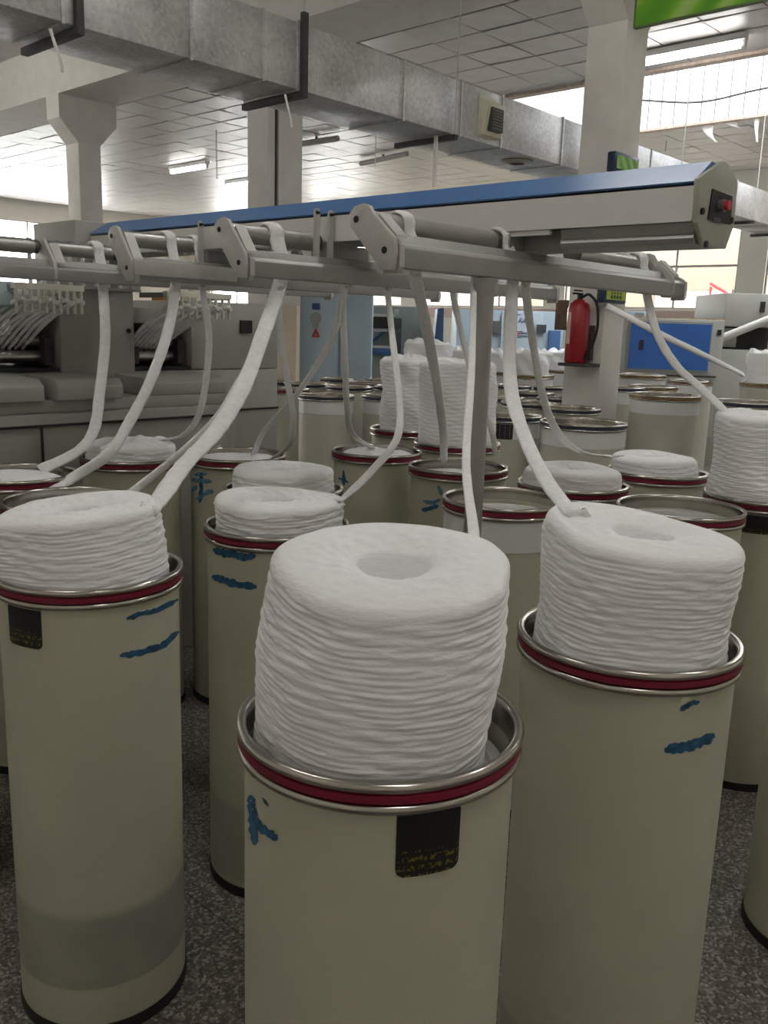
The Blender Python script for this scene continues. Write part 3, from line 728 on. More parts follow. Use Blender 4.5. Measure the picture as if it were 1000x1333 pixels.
c = far_can('w0', 556, 484, 'brass rimmed can behind the tall stacks carrying the domed heap', 1.19, .31, BRASS, body=WHITEBAND)
coil(c, 1.50, .255, 'large domed white sliver heap behind the tall stacks', nth=64, dz=.008, seed=60, messy=.016, hole=.02, top_fall=-.03)

# =================================================================== CREEL
BX0, BX1, BY0, BY1 = 2.22, 2.435, 1.0, 3.93
cb = empty('creel_beam', 'long creel beam with blue top cover and pale grey side panels', 'creel', (2.33, 1.0, 1.9))
off = Vector((2.33, 1.0, 1.9))
def loc_mb(mb): mb.v = [(x-off.x, y-off.y, z-off.z) for x, y, z in mb.v]; return mb
loc_mb(MB().prism([(BX0, 2.040), (BX0+.004, 2.036), (2.30, 2.048), (BX1-.004, 2.036), (BX1, 2.040), (2.355, 2.096), (2.31, 2.099)], 'y', BY0+.012, BY1)).build('top_cover', BEAMBLUE, cb)
loc_mb(MB().box((BX0+.004, BY0+.012, 1.945), (BX0+.018, BY1, 2.030))).build('side_panel', PANEL, cb)
loc_mb(MB().box((BX1-.018, BY0+.012, 1.945), (BX1-.004, BY1, 2.030))).build('side_panel', PANEL, cb)
loc_mb(MB().box((BX0+.02, BY0+.012, 1.955), (BX1-.02, BY1, 2.028))).build('beam_core', RAIL, cb)
loc_mb(MB().prism([(BX0+.02, 1.944), (BX0+.028, 1.918), (BX0+.022, 1.906), (BX0+.03, 1.893), (BX1-.02, 1.893), (BX1-.02, 1.944)], 'y', BY0+.012, 1.40)).build('lower_casing', RAIL, cb)
loc_mb(MB().box((BX0+.01, 1.43, 1.931), (BX0+.024, 1.60, 1.944)).cyl((BX0+.008, 1.585, 1.930), (BX0+.026, 1.585, 1.930), .016, 14)).build('bearing_lug', PANEL, cb)
loc_mb(MB().box((2.30, 1.40, 1.893), (2.40, 1.62, 1.950))).build('gear_box', RAIL, cb)
pl = [(909,232),(940.5,210),(947,214),(959,236),(954,293),(943,324),(915,320),(906.5,290)]
pts = [at_y(a, b, BY0) for a, b in pl]
ep = loc_mb(MB().prism([(p.x, p.z) for p in pts], 'y', BY0-.004, BY0+.011)).build('end_plate', ENDPLATE, cb, bevel=.002)
q = [at_y(a, b, BY0) for a, b in ((924.5,246),(950,256),(947.5,292.5),(918.5,286))]
cp = loc_mb(MB().prism([(p.x, p.z) for p in q], 'y', BY0-.008, BY0-.0045)).build('control_panel', BLACK, ep)
def wafter(o, p):      # sub-parts of the end plate are children at depth two
    return o
b0 = at_y(937, 268, BY0-.008); 
loc_mb(MB().cyl(b0, b0+Vector((0,-.014,0)), .015, 20)).build('button_collar', STEEL, ep, smooth=True)
loc_mb(MB().cyl(b0+Vector((.001,-.014,0)), b0+Vector((.001,-.026,0)), .0125, 20)).build('stop_button', mat('stop_button_red', (0.50, 0.03, 0.05), 0.35), ep, smooth=True)
b1 = at_y(934, 279, BY0-.008)
loc_mb(MB().box((b1.x-.020, BY0-.010, b1.z-.020), (b1.x+.022, BY0-.0085, b1.z-.008))).build('legend_strip', mat('dim_legend', (0.10, 0.10, 0.11), 0.5), ep)
for a, b in ((913.3, 275), (951, 287), (918, 318)):
    s = at_y(a, b, BY0-.004); loc_mb(MB().cyl(s, s+Vector((0,-.006,0)), .0085, 12)).build('bolt', BLACK, ep)

HOLES = {}
def creel_arm(key, Y, X0_, X1_, zr, label, rollers, paddles=(), thimbles=(), endbox=None, plates=()):
    """guide rail along X at Y, lift rollers behind it, bracket plates, sliver thimbles below it"""
    r = empty('creel_arm', label, 'creel arm', (X0_, Y, 1.80))
    o = Vector((X0_, Y, 1.80))
    def L(mb): mb.v = [(x-o.x, y-o.y, z-o.z) for x, y, z in mb.v]; return mb
    L(MB().prism([(Y-.022, 1.803), (Y-.022, 1.850), (Y-.010, 1.862), (Y+.012, 1.862), (Y+.020, 1.887), (Y+.026, 1.887), (Y+.026, 1.803)], 'x', X0_+.008, X1_)).build('guide_rail', RAIL, r, bevel=.0025)
    for a in (X0_+.012, X1_-.004):
        L(MB().prism([(Y-.020, 1.790), (Y-.028, 1.805), (Y-.026, 1.856), (Y-.010, 1.868), (Y+.026, 1.884), (Y+.026, 1.790)], 'x', a-.006, a+.012)).build('rail_end_cap', CASTGREY, r)
    yr, zc, rr = Y+.105, zr, .030
    for a, b in rollers:
        rl = L(MB().cyl((a, yr, zc), (b, yr, zc), rr, 28)).build('lift_roller', ALU, r, smooth=True)
        for e in (a, b):
            s = 1 if e == b else -1
            L(MB().cyl((e+s*.001, yr, zc), (e+s*.022, yr, zc), rr*.93, 20)).build('roller_collar', mat('dark_collar', (0.13, 0.12, 0.11), 0.5, 0.4), rl, smooth=True)
    for xp in plates:
        poly = [(Y-.020, 1.796), (Y-.027, 1.842), (Y-.022, 1.872), (Y+.050, zc+.017), (Y+.062, zc+.034), (Y+.084, zc+.041), (Y+.112, zc+.036), (Y+.130, zc+.018), (Y+.126, zc-.012), (Y+.016, 1.796)]
        pp = L(MB().prism(poly, 'x', xp-.018, xp-.004)).build('bracket_plate', CASTGREY, r, bevel=.0025)
        L(MB().prism([(Y-.020, 1.872), (Y-.018, 1.880), (Y+.040, zc+.016), (Y+.044, zc+.008)], 'x', xp-.004, xp+.035)).build('bracket_flange', CASTGREY, pp)
        for yy, zz in ((Y+.006, 1.843), (Y+.104, zc+.004)):
            L(MB().cyl((xp-.0195, yy, zz), (xp-.0175, yy, zz), .0085, 14)).build('bolt_hole', BLACK, pp)
    for xp in paddles:
        L(MB().box((xp-.011, Y+.027, 1.83), (xp+.011, Y+.036, 2.035)).cyl((xp, Y+.027, 2.035), (xp, Y+.036, 2.035), .011, 14)).build('stop_paddle', CASTGREY, r)
    for xp in thimbles:
        t = MB(); t.lathe([(.012,-.004),(.017,-.008),(.020,-.002),(.017,.004),(.012,.003)], 16, close=True)
        t.v = [(x+xp, z+Y+.045, y+1.808) for x, y, z in t.v]
        L(t).build('sliver_thimble', mat('white_ceramic', (0.7, 0.68, 0.6), 0.3), r, smooth=True)
    if endbox:
        a, b = endbox; L(MB().box((a, Y-.034, 1.818), (b, Y-.024, 1.872))).build('cover_strip', CASTGREY, r, bevel=.002)
    if key != 'a4': L(MB().box((2.225, Y+.06, 1.889), (2.43, Y+.15, 1.938))).build('drive_coupling', RAIL, r, bevel=.003)
    HOLES[key] = (Y, zr); return r
A1Y, A2Y, A3Y, A4Y = 1.50, 2.265, 2.965, 3.545
def xat(px, Y, z=1.815): return at_y(px, 360, Y).x
creel_arm('a1', A1Y, 1.64, 3.25, 1.915, 'nearest creel arm with two steel rollers crossing under the blue beam', [(1.665, 2.19), (2.66, 3.10)], thimbles=[xat(540, 1.545), xat(668, 1.545), xat(685, 1.545), xat(845, 1.545)], plates=[1.645, 3.16])
creel_arm('a2', A2Y, 1.80, 3.60, 1.942, 'second creel arm from the front, one tall paddle before the blue beam', [(1.825, 2.19), (2.75, 3.35)], paddles=[2.14, 2.205], thimbles=[xat(368, 2.31), xat(452, 2.31), xat(505, 2.31)], plates=[1.805])
creel_arm('a3', A3Y, 1.83, 3.60, 1.955, 'third creel arm from the front with a pale strip on its rail end', [(1.86, 2.19), (2.75, 3.35)], paddles=[2.17], thimbles=[xat(228, 3.01), xat(262, 3.01)], endbox=(1.83, 2.30), plates=[1.84])
creel_arm('a4', A4Y, 1.30, 3.40, 1.94, 'farthest creel arm beside the machine tower, reaching the left frame edge', [(1.87, 2.16), (1.33, 1.80)], thimbles=[xat(134, 3.59)], plates=[1.845])
# support posts of the arms
def post(x, y, label, top=1.802):
    r = empty('support_post', label, 'post', (x, y, 0))
    MB().cyl((0,0,.012), (0,0,top), .026, 28).build('post_tube', ALU, r, smooth=True)
    MB().lathe([(.0265, top-.05), (.034, top-.05), (.034, top-.001), (.0265, top-.001)], 24, close=True).build('post_collar', RAIL, r, smooth=True)
    MB().lathe([(.0005,0),(.085,0),(.085,.010),(.032,.012),(.030,.04),(.0265,.04)], 28).build('foot_flange', RAIL, r, smooth=True)
pp = at_y(632, 372, A1Y+.002); post(pp.x, A1Y+.002, 'grey round steel post holding up the nearest creel arm')

# =================================================================== DRAWING MACHINE
dm = empty('drawing_machine', 'large grey drawing machine with two sliver inlets at the far end of the creel', 'machine', (2.3, 3.7, 0))
dof = Vector((2.3, 3.7, 0))
def D(mb, name, m, parent=None, **k):
    mb.v = [(x-dof.x, y-dof.y, z-dof.z) for x, y, z in mb.v]; return mb.build(name, m, parent or dm, **k)
D(MB().box((0.2, 3.66, 0), (2.84, 3.97, 1.245)), 'base_cabinet', MACHINE, bevel=.01)
D(MB().box((0.2, 3.648, 1.19), (2.84, 3.66, 1.20)), 'seam_strip', DARK)
D(MB().box((1.80, 3.648, .1), (1.808, 3.66, 1.19)), 'seam_strip', DARK)
D(MB().box((0.2, 3.70, 1.245), (2.84, 3.97, 1.30)), 'deck', MACHINE2, bevel=.006)
D(MB().prism([(3.66, 1.30), (3.66, 1.365), (3.70, 1.392), (4.02, 1.405), (4.02, 1.30)], 'x', .6, 1.83), 'front_hood', MACHINE2, bevel=.006)
D(MB().prism([(3.64, 1.30), (3.64, 1.36), (3.67, 1.392), (3.95, 1.402), (3.95, 1.30)], 'x', 1.88, 2.20), 'front_hood', MACHINE2, bevel=.008)
D(MB().prism([(3.70, 1.30), (3.70, 1.36), (3.74, 1.385), (4.02, 1.395), (4.02, 1.30)], 'x', 2.36, 2.83), 'front_hood', MACHINE2, bevel=.006)
tw = D(MB().box((2.08, 3.98, 1.30), (2.475, 4.5, 1.80)), 'tower', MACHINE, bevel=.008)
D(MB().box((2.16, 3.95, 1.80), (2.50, 4.36, 2.10)), 'tower_head', MACHINE2, bevel=.006)
D(MB().cyl((2.44, 3.979, 1.60), (2.44, 3.972, 1.60), .012, 12), 'lock', BLACK, tw)
D(MB().box((0.2, 3.985, 0), (3.42, 4.9, 1.40)), 'main_cabinet', MACHINE2, bevel=.008)
D(MB().box((2.85, 3.975, 1.17), (3.42, 3.984, 1.18)).box((2.85, 3.975, .86), (3.42, 3.984, .87)), 'seam_strip', DARK)
rp = D(MB().box((2.82, 3.985, 1.403), (3.42, 4.9, 1.762)), 'right_cabinet', MACHINE2, bevel=.008)
D(MB().box((3.14, 3.972, 1.60), (3.22, 3.984, 1.67)), 'gauge', BLACK, rp)
D(MB().box((2.475, 3.985, 1.64), (2.82, 4.9, 1.715)), 'inlet_lintel', MACHINE2, bevel=.004)
def inlet(x0, x1):
    cav = D(MB().box((x0, 4.62, 1.41), (x1, 4.66, 1.66)), 'inlet_back', DARK)
    D(MB().box((x0, 3.99, 1.405), (x1, 4.62, 1.42)), 'inlet_floor', DARK, cav)
    for y, z, r in ((4.10, 1.47, .03), (4.10, 1.545, .024), (4.25, 1.47, .028), (4.25, 1.535, .026), (4.40, 1.47, .03)):
        D(MB().cyl((x0+.01, y, z), (x1-.01, y, z), r, 18), 'draft_roller', STEEL, cav, smooth=True)
    D(MB().box((x0+.005, 4.03, 1.435), (x0+.05, 4.5, 1.52)), 'roller_stand', DARKIRON, cav)
    D(MB().box((x1-.05, 4.03, 1.435), (x1-.005, 4.5, 1.56)), 'roller_stand', DARKIRON, cav)
inlet(2.48, 2.815)
inlet(1.55, 2.075)
D(MB().box((0.4, 3.985, 1.405), (1.55, 4.9, 1.785)), 'left_cabinet', MACHINE2, bevel=.008)
D(MB().box((1.55, 3.985, 1.66), (2.075, 4.9, 1.75)), 'inlet_lintel', MACHINE2, bevel=.004)
D(MB().prism([(3.80, 1.70), (3.83, 1.80), (4.0, 1.80), (4.0, 1.66)], 'x', 1.45, 1.80), 'pale_blue_cover', mat('pale_blue_cover', (0.42, 0.52, 0.54), 0.4), bevel=.005)
# combs of ivory guides above each inlet
def comb(x0, x1, n):
    cm = D(MB().box((x0-.01, 3.755, 1.772), (x1+.01, 3.79, 1.797)), 'guide_comb', IVORY)
    D(MB().box((x0-.01, 3.79, 1.765), (x0+.01, 4.0, 1.79)).box((x1-.01, 3.79, 1.765), (x1+.01, 4.0, 1.79)), 'comb_bracket', RAIL, cm)
    for k in range(n):
        x = x0+(x1-x0)*k/(n-1)
        D(MB().box((x-.004, 3.758, 1.672), (x+.004, 3.775, 1.772)).cyl((x, 3.750, 1.735-.012*(k % 2)), (x, 3.762, 1.735-.012*(k % 2)), .011, 10), 'guide_tooth', IVORY, cm)
comb(1.775, 2.075, 10); comb(2.53, 2.90, 10)
# pins with blue caps on a bar between comb and arm
for k in range(9):
    x = 1.86+.062*k
    D(MB().cyl((x, 3.80, 1.797), (x, 3.80, 1.965), .009, 10), 'guide_pin', PANEL, dm, smooth=True)
    D(MB().cyl((x, 3.80, 1.966), (x, 3.80, 1.985), .013, 10), 'pin_cap', mat('teal_cap', (0.08, 0.22, 0.30), 0.4), dm, smooth=True)
D(MB().box((1.80, 3.792, 1.785), (2.40, 3.812, 1.797)), 'pin_bar', RAIL)
# sliver fans running from the combs down into the inlets
def fan(x0, x1, n, tx0, tx1, label, group):
    for k in range(n):
        a = x0+(x1-x0)*k/(n-1); b = tx0+(tx1-tx0)*k/(n-1); zt = 1.733-.012*(k % 2)
        P = smooth_path([(a, 3.745, zt), (a*.75+b*.25, 3.84, zt-.035), (a*.35+b*.65, 3.98, 1.615), (b, 4.12, 1.508)], 4)
        nth = ('leftmost', 'second from left', 'third from left', 'fourth from left', 'middle', 'fourth from right', 'third from right', 'second from right', 'rightmost')[k]
        o = MB().tube(P, .013, 8, .7, seed=k).build('sliver_strand', STRAND, smooth=True, angle=180); tag(o, '%s, %s of the nine' % (label, nth), 'sliver', group)
fan(1.79, 2.06, 9, 1.70, 1.96, 'thin sliver fanning into the left inlet', 'slivers fanning into the left inlet')
fan(2.55, 2.88, 9, 2.50, 2.70, 'thin sliver fanning into the right inlet', 'slivers fanning into the right inlet')

# =================================================================== SLIVERS UP TO THE CREEL
def sliver(arm, pix, end, label, r=.014, seed=1, over=True, tail=(), flat=.36):
    """from a coil point up to the eye below the arm's rail, over the roller, and on towards the machine"""
    Y, zr = HOLES[arm]; yr = Y+.105
    top = at_y(pix[0][0], pix[0][1], Y+.045); X = top.x
    d0, d1 = depth(top), depth(end); P = []
    for i, (px, py) in enumerate(pix[1:], 1):
        t = i/len(pix); P.append(at_d(px, py, d0*(1-t)+d1*t))
    rr = .030+r*flat+.001
    path = [at_z(*q) for q in tail[::-1]] + [Vector(end)] + P[::-1] + [Vector((X, Y+.046, 1.800)), Vector((X, Y+.046, 1.86))]
    if over:
        for a in (200, 150, 110, 70):
            path.append(Vector((X, yr+rr*math.cos(math.radians(a)), zr+rr*math.sin(math.radians(a)))))
        path.append(Vector((X, yr+rr*math.cos(math.radians(10)), zr+rr*math.sin(math.radians(10)))))
        path.append(Vector((X, yr+rr+.004, zr-.035)))
    o = MB().tube(smooth_path(path, 8), r, 12, flat, seed=seed, wob=.05, wide=Vector((.93, -.37, 0))).build('sliver_strand', STRAND, smooth=True, angle=180)
    tag(o, label, 'sliver'); return o
def on(key, z, dx=0, dy=0): c = CANS[key]; return Vector((c.x+dx, c.y+dy, z))
sliver('a4', [(134, 368), (137, 440), (130, 510), (122, 560), (100, 588)], at_z(52, 612, 1.088), 'sliver rising to the farthest arm from the can at the left frame edge', .022, 1)
sliver('a3', [(229, 362), (219, 430), (196, 495), (168, 550), (140, 592)], at_z(84, 628, 1.08), 'sliver rising to the third arm, the left one of its two', .020, 2, tail=((62, 640, 1.082),))
sliver('a3', [(263, 372), (272, 440), (266, 510), (255, 548), (235, 568)], at_z(200, 573, 1.155), 'sliver rising to the third arm from the ragged coil', .014, 3)
sliver('a2', [(372, 362), (345, 430), (310, 500), (268, 560)], at_z(166, 645, 1.09), 'slim sliver slanting down left from the second arm behind the thick one', .014, 4, tail=((140, 655, 1.085),))
sliver('a2', [(366, 362), (344, 430), (318, 500), (282, 560), (240, 605)], at_z(206, 652, 1.245), 'thick sliver slanting from the second arm down to the wide left coil', .024, 5, tail=((192, 664, 1.240), (165, 678, 1.205)))
sliver('a2', [(364, 372), (366, 440), (375, 500), (382, 545), (376, 580)], at_z(352, 598, 1.095), 'sliver curving from the second arm down behind the flat round coil', .012, 6, over=False)
sliver('a2', [(450, 380), (430, 445), (385, 515), (345, 560)], at_z(330, 592, 1.088), 'sliver crossing down left from the second arm to the machine corner can', .014, 7, over=False)
sliver('a2', [(446, 382), (449, 470), (452, 530), (459, 565)], at_z(487, 584, 1.092), 'sliver hanging from the second arm into the centre row can', .013, 8, over=False)
sliver('a2', [(505, 368), (511, 440), (520, 520), (517, 570), (485, 612)], at_z(450, 646, 1.150), 'sliver from the second arm looping left to the folded low coil', .013, 9, tail=((438, 652, 1.172), (425, 656, 1.14)))
sliver('a1', [(541, 350), (556, 430), (569, 500), (577, 560)], at_z(578, 604, 1.068), 'thick sliver hanging from the nearest arm left of the creel post', .017, 10)
sliver('a1', [(617, 372), (614, 480), (607, 600)], at_z(617, 698, 1.345), 'sliver rising from the foremost tall coil along the creel post', .009, 11, over=False, tail=((606, 712, 1.335), (590, 726, 1.30)))
sliver('a2', [(590, 383), (600, 430), (618, 500), (640, 560)], at_z(645, 592, 1.088), 'sliver passing behind the creel post from the second arm', .014, 12, over=False)
sliver('a1', [(668, 368), (664, 440), (666, 510), (684, 570), (708, 620)], at_z(734, 656, 1.325), 'thick sliver from the nearest arm down to the leaning right coil', .020, 13, tail=((752, 670, 1.325), (772, 684, 1.27)))
sliver('a1', [(684, 372), (693, 440), (708, 520), (728, 565), (758, 589)], at_z(795, 594, 1.146), 'slim sliver from the nearest arm curving right to the flat coil behind the empty can', .014, 14, over=False, tail=((808, 594, 1.158), (820, 592, 1.13)))
sliver('a1', [(843, 386), (856, 435), (880, 475), (912, 505)], at_z(946, 537, 1.388), 'sliver from the right end of the nearest arm to the tall right edge coil', .020, 15)
# loose sliver from the next creel drooping to the heap at the right edge
e1 = at_d(790, 398, 5.6); e2 = at_d(866, 438, 5.6); e3 = at_d(920, 464, 6.2); e4 = at_d(966, 487, 7.9)
o = MB().tube(smooth_path([e1, e2, e3, e4], 8), .035, 12, .5, seed=9, wob=.05).build('sliver_strand', STRAND, smooth=True, angle=180)
tag(o, 'thick loose sliver sloping past the blue panelled cabinet to the crumpled right heap', 'sliver')

# =================================================================== FIRE EXTINGUISHER, SIGNS, BANNER
cx_face = 6.6
ex = at_x(752, 430, cx_face-.11); zb = at_x(752, 472, cx_face-.11).z; ztp = at_x(752, 387, cx_face-.11).z
fe = empty('fire_extinguisher', 'red fire extinguisher mounted on the painted column', 'fire extinguisher', (cx_face-.11, ex.y, zb))
h = ztp-zb
MB().lathe([(.0005, 0), (.085, 0), (.092, .012), (.092, h-.10), (.080, h-.055), (.045, h-.025), (.030, h-.015), (.0005, h-.015)], 32).build('cylinder', REDM, fe, smooth=True)
MB().cyl((0,0,h-.014), (0,0,h+.02), .022, 14).box((-.10,-.012,h+.02), (.03,.012,h+.035)).box((-.09,-.010,h+.045), (.02,.010,h+.056)).build('valve_handle', BLACK, fe)
lb = MB().lathe([(.0925, .16), (.0935, .16), (.0935, h-.13), (.0925, h-.13)], 32, close=True)
a = math.atan2(.55, -.83)
mbl = MB(); vs = []
for i in range(7):
    t = a-.05+.5*i/6
    for z in (.15, h-.12): vs.append((.0932*math.cos(t), .0932*math.sin(t), z))
mbl.add(vs, [(2*i, 2*i+2, 2*i+3, 2*i+1) for i in range(6)]).build('label', mat('faded_label', (0.62, 0.40, 0.36), 0.6), fe, smooth=True)
hp = smooth_path([(0, -.02, h), (-.01, -.09, h+.02), (-.01, -.165, h-.06), (-.01, -.185, h-.22), (-.01, -.16, h-.36), (-.01, -.12, h-.42)], 6)
MB().tube(hp, .011, 10).build('hose', BLACK, fe, smooth=True)
MB().cyl(hp[-1], hp[-1]+Vector((0, .03, -.075)), .013, 12, .02).build('nozzle', BLACK, fe, smooth=True)
MB().box((-.10, -.17, -.03), (.107, .10, -.004)).build('wall_bracket', DARKIRON, fe)
MB().box((.06, -.10, .02), (.107, -.075, h-.22)).build('dark_strap', DARKIRON, fe)
# brown board beyond the column
p0, p1 = at_d(716, 392, 8.2), at_d(733, 428, 8.2)
wb = MB().box((-.015, -.076, -.125), (.015, .09, .125)).build('notice_board', WOODB, loc=(6.72, 4.02+.078, (at_x(724,392,6.7).z+at_x(724,428,6.7).z)/2), bevel=.004)
tag(wb, 'small dark brown board hanging left of the fire extinguisher', 'board')
# boxed signs on the column's front side
def boxed_sign(name, x0, x1, y0, y1, label, face_m, writing=False):
    a, b = at_y(x0, y0, 3.60), at_y(x1, y1, 3.60)
    r = empty(name, label, 'sign', (a.x, 3.66, b.z)); W, H_ = b.x-a.x, a.z-b.z
    MB().box((0, -.075, 0), (W, -.001, H_)).build('sign_box', mat('navy_sign_frame', (0.015, 0.03, 0.07), 0.4), r, bevel=.012)
    MB().box((.025, -.079, .025), (W-.025, -.0755, H_-.025)).build('sign_face', face_m, r)
    if writing:
        t = MB()
        for k in range(4):
            u = W*.25+k*W*.13; v = H_*.48
            t.box((u, -.081, v+.02), (u+.036, -.0793, v+.026)).box((u+.014, -.081, v-.02), (u+.020, -.0793, v+.034)).box((u, -.081, v-.004), (u+.036, -.0793, v+.002)).box((u+.003, -.081, v-.022), (u+.010, -.0793, v-.004)).box((u+.026, -.081, v-.022), (u+.033, -.0793, v-.004))
        t.build('lettering', GLYPH, r)
    return r
boxed_sign('picture_sign', 800, 829, 196, 232, 'small navy framed green picture sign high on the column', banner_mat('green_landscape', 5, 2.0))
boxed_sign('lettered_sign', 786, 813, 374, 396, 'yellow green sign with dark lettering on the column above the blue cabinet', YGREEN, True)
# green banner board
ba = at_y(829, 34, 3.55)
bn = empty('hanging_banner', 'leafy green printed banner board hung at the top right corner', 'banner', (6.605, 3.60, 3.935))
MB().box((0, -3.2, 0), (.03, 0, .645)).build('banner_sheet', banner_mat('leaf_print', 1.6, 0.5), bn)
MB().box((-.008, -3.2, -.012), (.038, 0, 0)).build('banner_frame', mat('olive_frame', (0.10, 0.16, 0.05), 0.5), bn)
MB().box((-.008, 0, -.012), (.038, .012, .645)).build('banner_frame', mat('olive_frame', (0.10, 0.16, 0.05), 0.5), bn)

# =================================================================== BACKGROUND MACHINES
# blue panelled cabinet right of the column
def facing_box(name, label, cat, px0, px1, ytop, depth_, zb=0.0, thick=.6, rot=None):
    """a cabinet whose front stands square to the hall axes at the given distance; returns root, width, height"""
    a, b = at_d(px0, ytop, depth_), at_d(px1, ytop, depth_)
    ang = rot if rot is not None else math.atan2(b.y-a.y, b.x-a.x)
    r = empty(name, label, cat, (a.x, a.y, zb)); r.rotation_euler = (0, 0, ang)
    return r, (Vector((b.x-a.x, b.y-a.y))).length, (a.z+b.z)/2-zb
r, W, H_ = facing_box('control_cabinet', 'pale grey cabinet with large bright blue door behind the brass rimmed cans', 'cabinet', 800, 945, 415, 10.5)
MB().box((0, 0, .45), (W, .7, H_)).build('cabinet_body', MACHINE2, r, bevel=.012)
MB().box((.05, .05, 0), (W-.05, .65, .45)).build('plinth', MACHINE2, r)
MB().box((.02, .03, H_), (W, .7, H_+.02)).build('cabinet_top', mat('rusty_top', (0.42, 0.33, 0.24), 0.7, noise=.25), r)
s = W/145
dz = lambda py: H_-(py-415)*s
MB().box((19*s, -.012, dz(484)), (129*s, -.001, dz(418.5))).build('door_frame', mat('dull_frame', (0.30, 0.31, 0.29), 0.5), r)
dr = MB().box((22*s, -.024, dz(480)), (127*s, -.0125, dz(421))).build('door', MBLUE, r)
MB().box((35*s, -.030, dz(456)), (40*s, -.0245, dz(443))).build('handle', BLACK, dr)
MB().box((56*s, -.030, dz(446)), (59*s, -.0245, dz(441))).build('latch', BLACK, dr)
MB().box((136*s, -.012, dz(434)), (141*s, -.001, dz(427))).build('switch', BLACK, r)
MB().box((19*s, -.010, dz(489)), (140*s, -.001, dz(487))).build('base_trim', DARK, r)
tri = MB().prism([(6.5*s, dz(436)), (12*s, dz(436)), (9*s, dz(428))], 'y', -.006, -.001); tri.build('warning_triangle', SIGNRED, r)
MB().box((5*s, -.006, dz(427)), (11*s, -.001, dz(422))).build('small_notice', LABELW, r)
# grey machine at right edge
r, W, H_ = facing_box('carding_machine', 'grey machine with dark openings at the right frame edge behind the cabinet', 'machine', 950, 1030, 382, 10.9)
s = W/80; dz = lambda py: H_-(py-382)*s
MB().box((0, .1, dz(425)), (W, 1.2, H_)).build('upper_housing', MACHINE2, r, bevel=.012)
MB().box((-.08, .15, 0), (W, 1.2, dz(455))).build('lower_housing', MACHINE2, r, bevel=.01)
MB().box((0, .5, dz(455)), (W, 1.2, dz(425))).build('inner_frame', DARK, r)
MB().box((12*s, .3, dz(452)), (28*s, .5, dz(427))).build('divider', MACHINE2, r)
MB().cyl((-9*s, .02, dz(443)), (60*s, -.25, dz(408)), .05, 14).build('feed_tube', PANEL, r, smooth=True)
MB().box((46*s, .08, dz(406)), (52*s, .099, dz(392))).build('gauge', BLACK, r)
# low blue-grey equipment behind the column
r, W, H_ = facing_box('control_box', 'small pale blue machine head behind the lower right of the column', 'machine', 808, 842, 405, 12.0)
MB().box((0, 0, 0), (W, .5, H_)).build('housing', LBLUE, r, bevel=.01); MB().box((.55*W, -.01, H_-.25), (W*.9, -.001, H_-.02)).build('side_panel', MACHINE, r)
# pale blue door cabinet
r, W, H_ = facing_box('door_cabinet', 'tall pale blue cabinet with two doors and a warning sign left of centre', 'cabinet', 386, 486, 372, 10.2)
s = W/100; dz = lambda py: H_-(py-372)*s
MB().box((0, .02, 0), (W, .9, H_)).build('cabinet_body', LBLUE, r, bevel=.01)
MB().box((2*s, -.012, .1), (56*s, .019, H_-.02)).build('door', LBLUE, r, bevel=.004)
MB().box((59*s, -.012, .1), (98*s, .019, H_-.02)).build('door', LBLUE, r, bevel=.004)
MB().box((21*s, -.018, dz(403)), (31*s, -.013, dz(395))).build('blue_notice', SIGNBLUE, r)
g_ = MB().cyl((26*s, -.020, dz(414)), (26*s, -.013, dz(414)), 7.5*s, 20); g_.build('round_notice', mat('grey_notice', (0.36, 0.38, 0.35), .6), r)
MB().box((22*s, -.018, dz(426)), (30*s, -.013, dz(419))).build('notice_base', mat('grey_notice', (0.36, 0.38, 0.35), .6), r)
wt = MB().prism([(20.5*s, dz(438.5)), (32*s, dz(438.5)), (26*s, dz(426))], 'y', -.020, -.013).build('warning_triangle', SIGNRED, r)
MB().prism([(24*s, dz(437)), (28*s, dz(437)), (26*s, dz(432))], 'y', -.022, -.0205).build('warning_mark', mat('dull_pink', (0.45, 0.2, 0.2), .6), wt)
# peach pier left of it
p = at_d(376, 430, 9.4)
pier = empty('column', kind='structure', loc=(p.x, p.y, 0))
MB().box((-.16, -.16, 0), (.10, .16, 1.84)).build('shaft', PEACH, pier); pier.rotation_euler = (0, 0, math.radians(-48))
# dark spinning frame gap with blue tray
r, W, H_ = facing_box('spinning_frame', 'open dark metal frame machine with a blue tray in the centre background', 'machine', 484, 560, 398, 12.0)
s = W/76; dz = lambda py: H_-(py-398)*s
MB().box((0, .5, 0), (W, .55, H_)).build('back_panel', mat('murky_green', (0.30, 0.35, 0.34), .6), r)
MB().box((0, .1, dz(427)), (30*s, .49, dz(413))).build('dark_drum_box', DARK, r)
MB().cyl((30*s, .3, dz(416)), (36*s, .3, dz(416)), 14*s, 20).build('pulley', mat('green_grey_pulley', (0.22, 0.28, 0.27), .5), r, smooth=True)
MB().box((0, .05, dz(412)), (32*s, .1, dz(409))).build('cross_rail', STEEL, r)
MB().box((0, .05, dz(432)), (40*s, .1, dz(428))).build('cross_rail', mat('grey_rail', (0.35, 0.36, 0.36), .5), r)
MB().box((0, .0, dz(462)), (34*s, .3, dz(453))).build('tray', DBLUE, r, bevel=.004)
MB().box((0, .0, dz(453)), (34*s, .04, dz(450))).build('tray_rail', STEEL, r)
MB().cyl((0, .2, dz(446)), (20*s, .2, dz(430)), .02, 8).build('brace', DBLUE, r)
MB().box((30*s, .05, 0), (40*s, .45, dz(414))).build('dark_leg', mat('dark_grey_leg', (.06, .06, .07), .5), r)
MB().box((0, .1, 0), (30*s, .4, dz(466))).build('lower_box', MACHINE, r)
MB().prism([(76*s, 0), (100*s, 0), (96*s, dz(398)), (88*s, dz(400))], 'y', .3, .9).build('blue_fin', DBLUE, r)
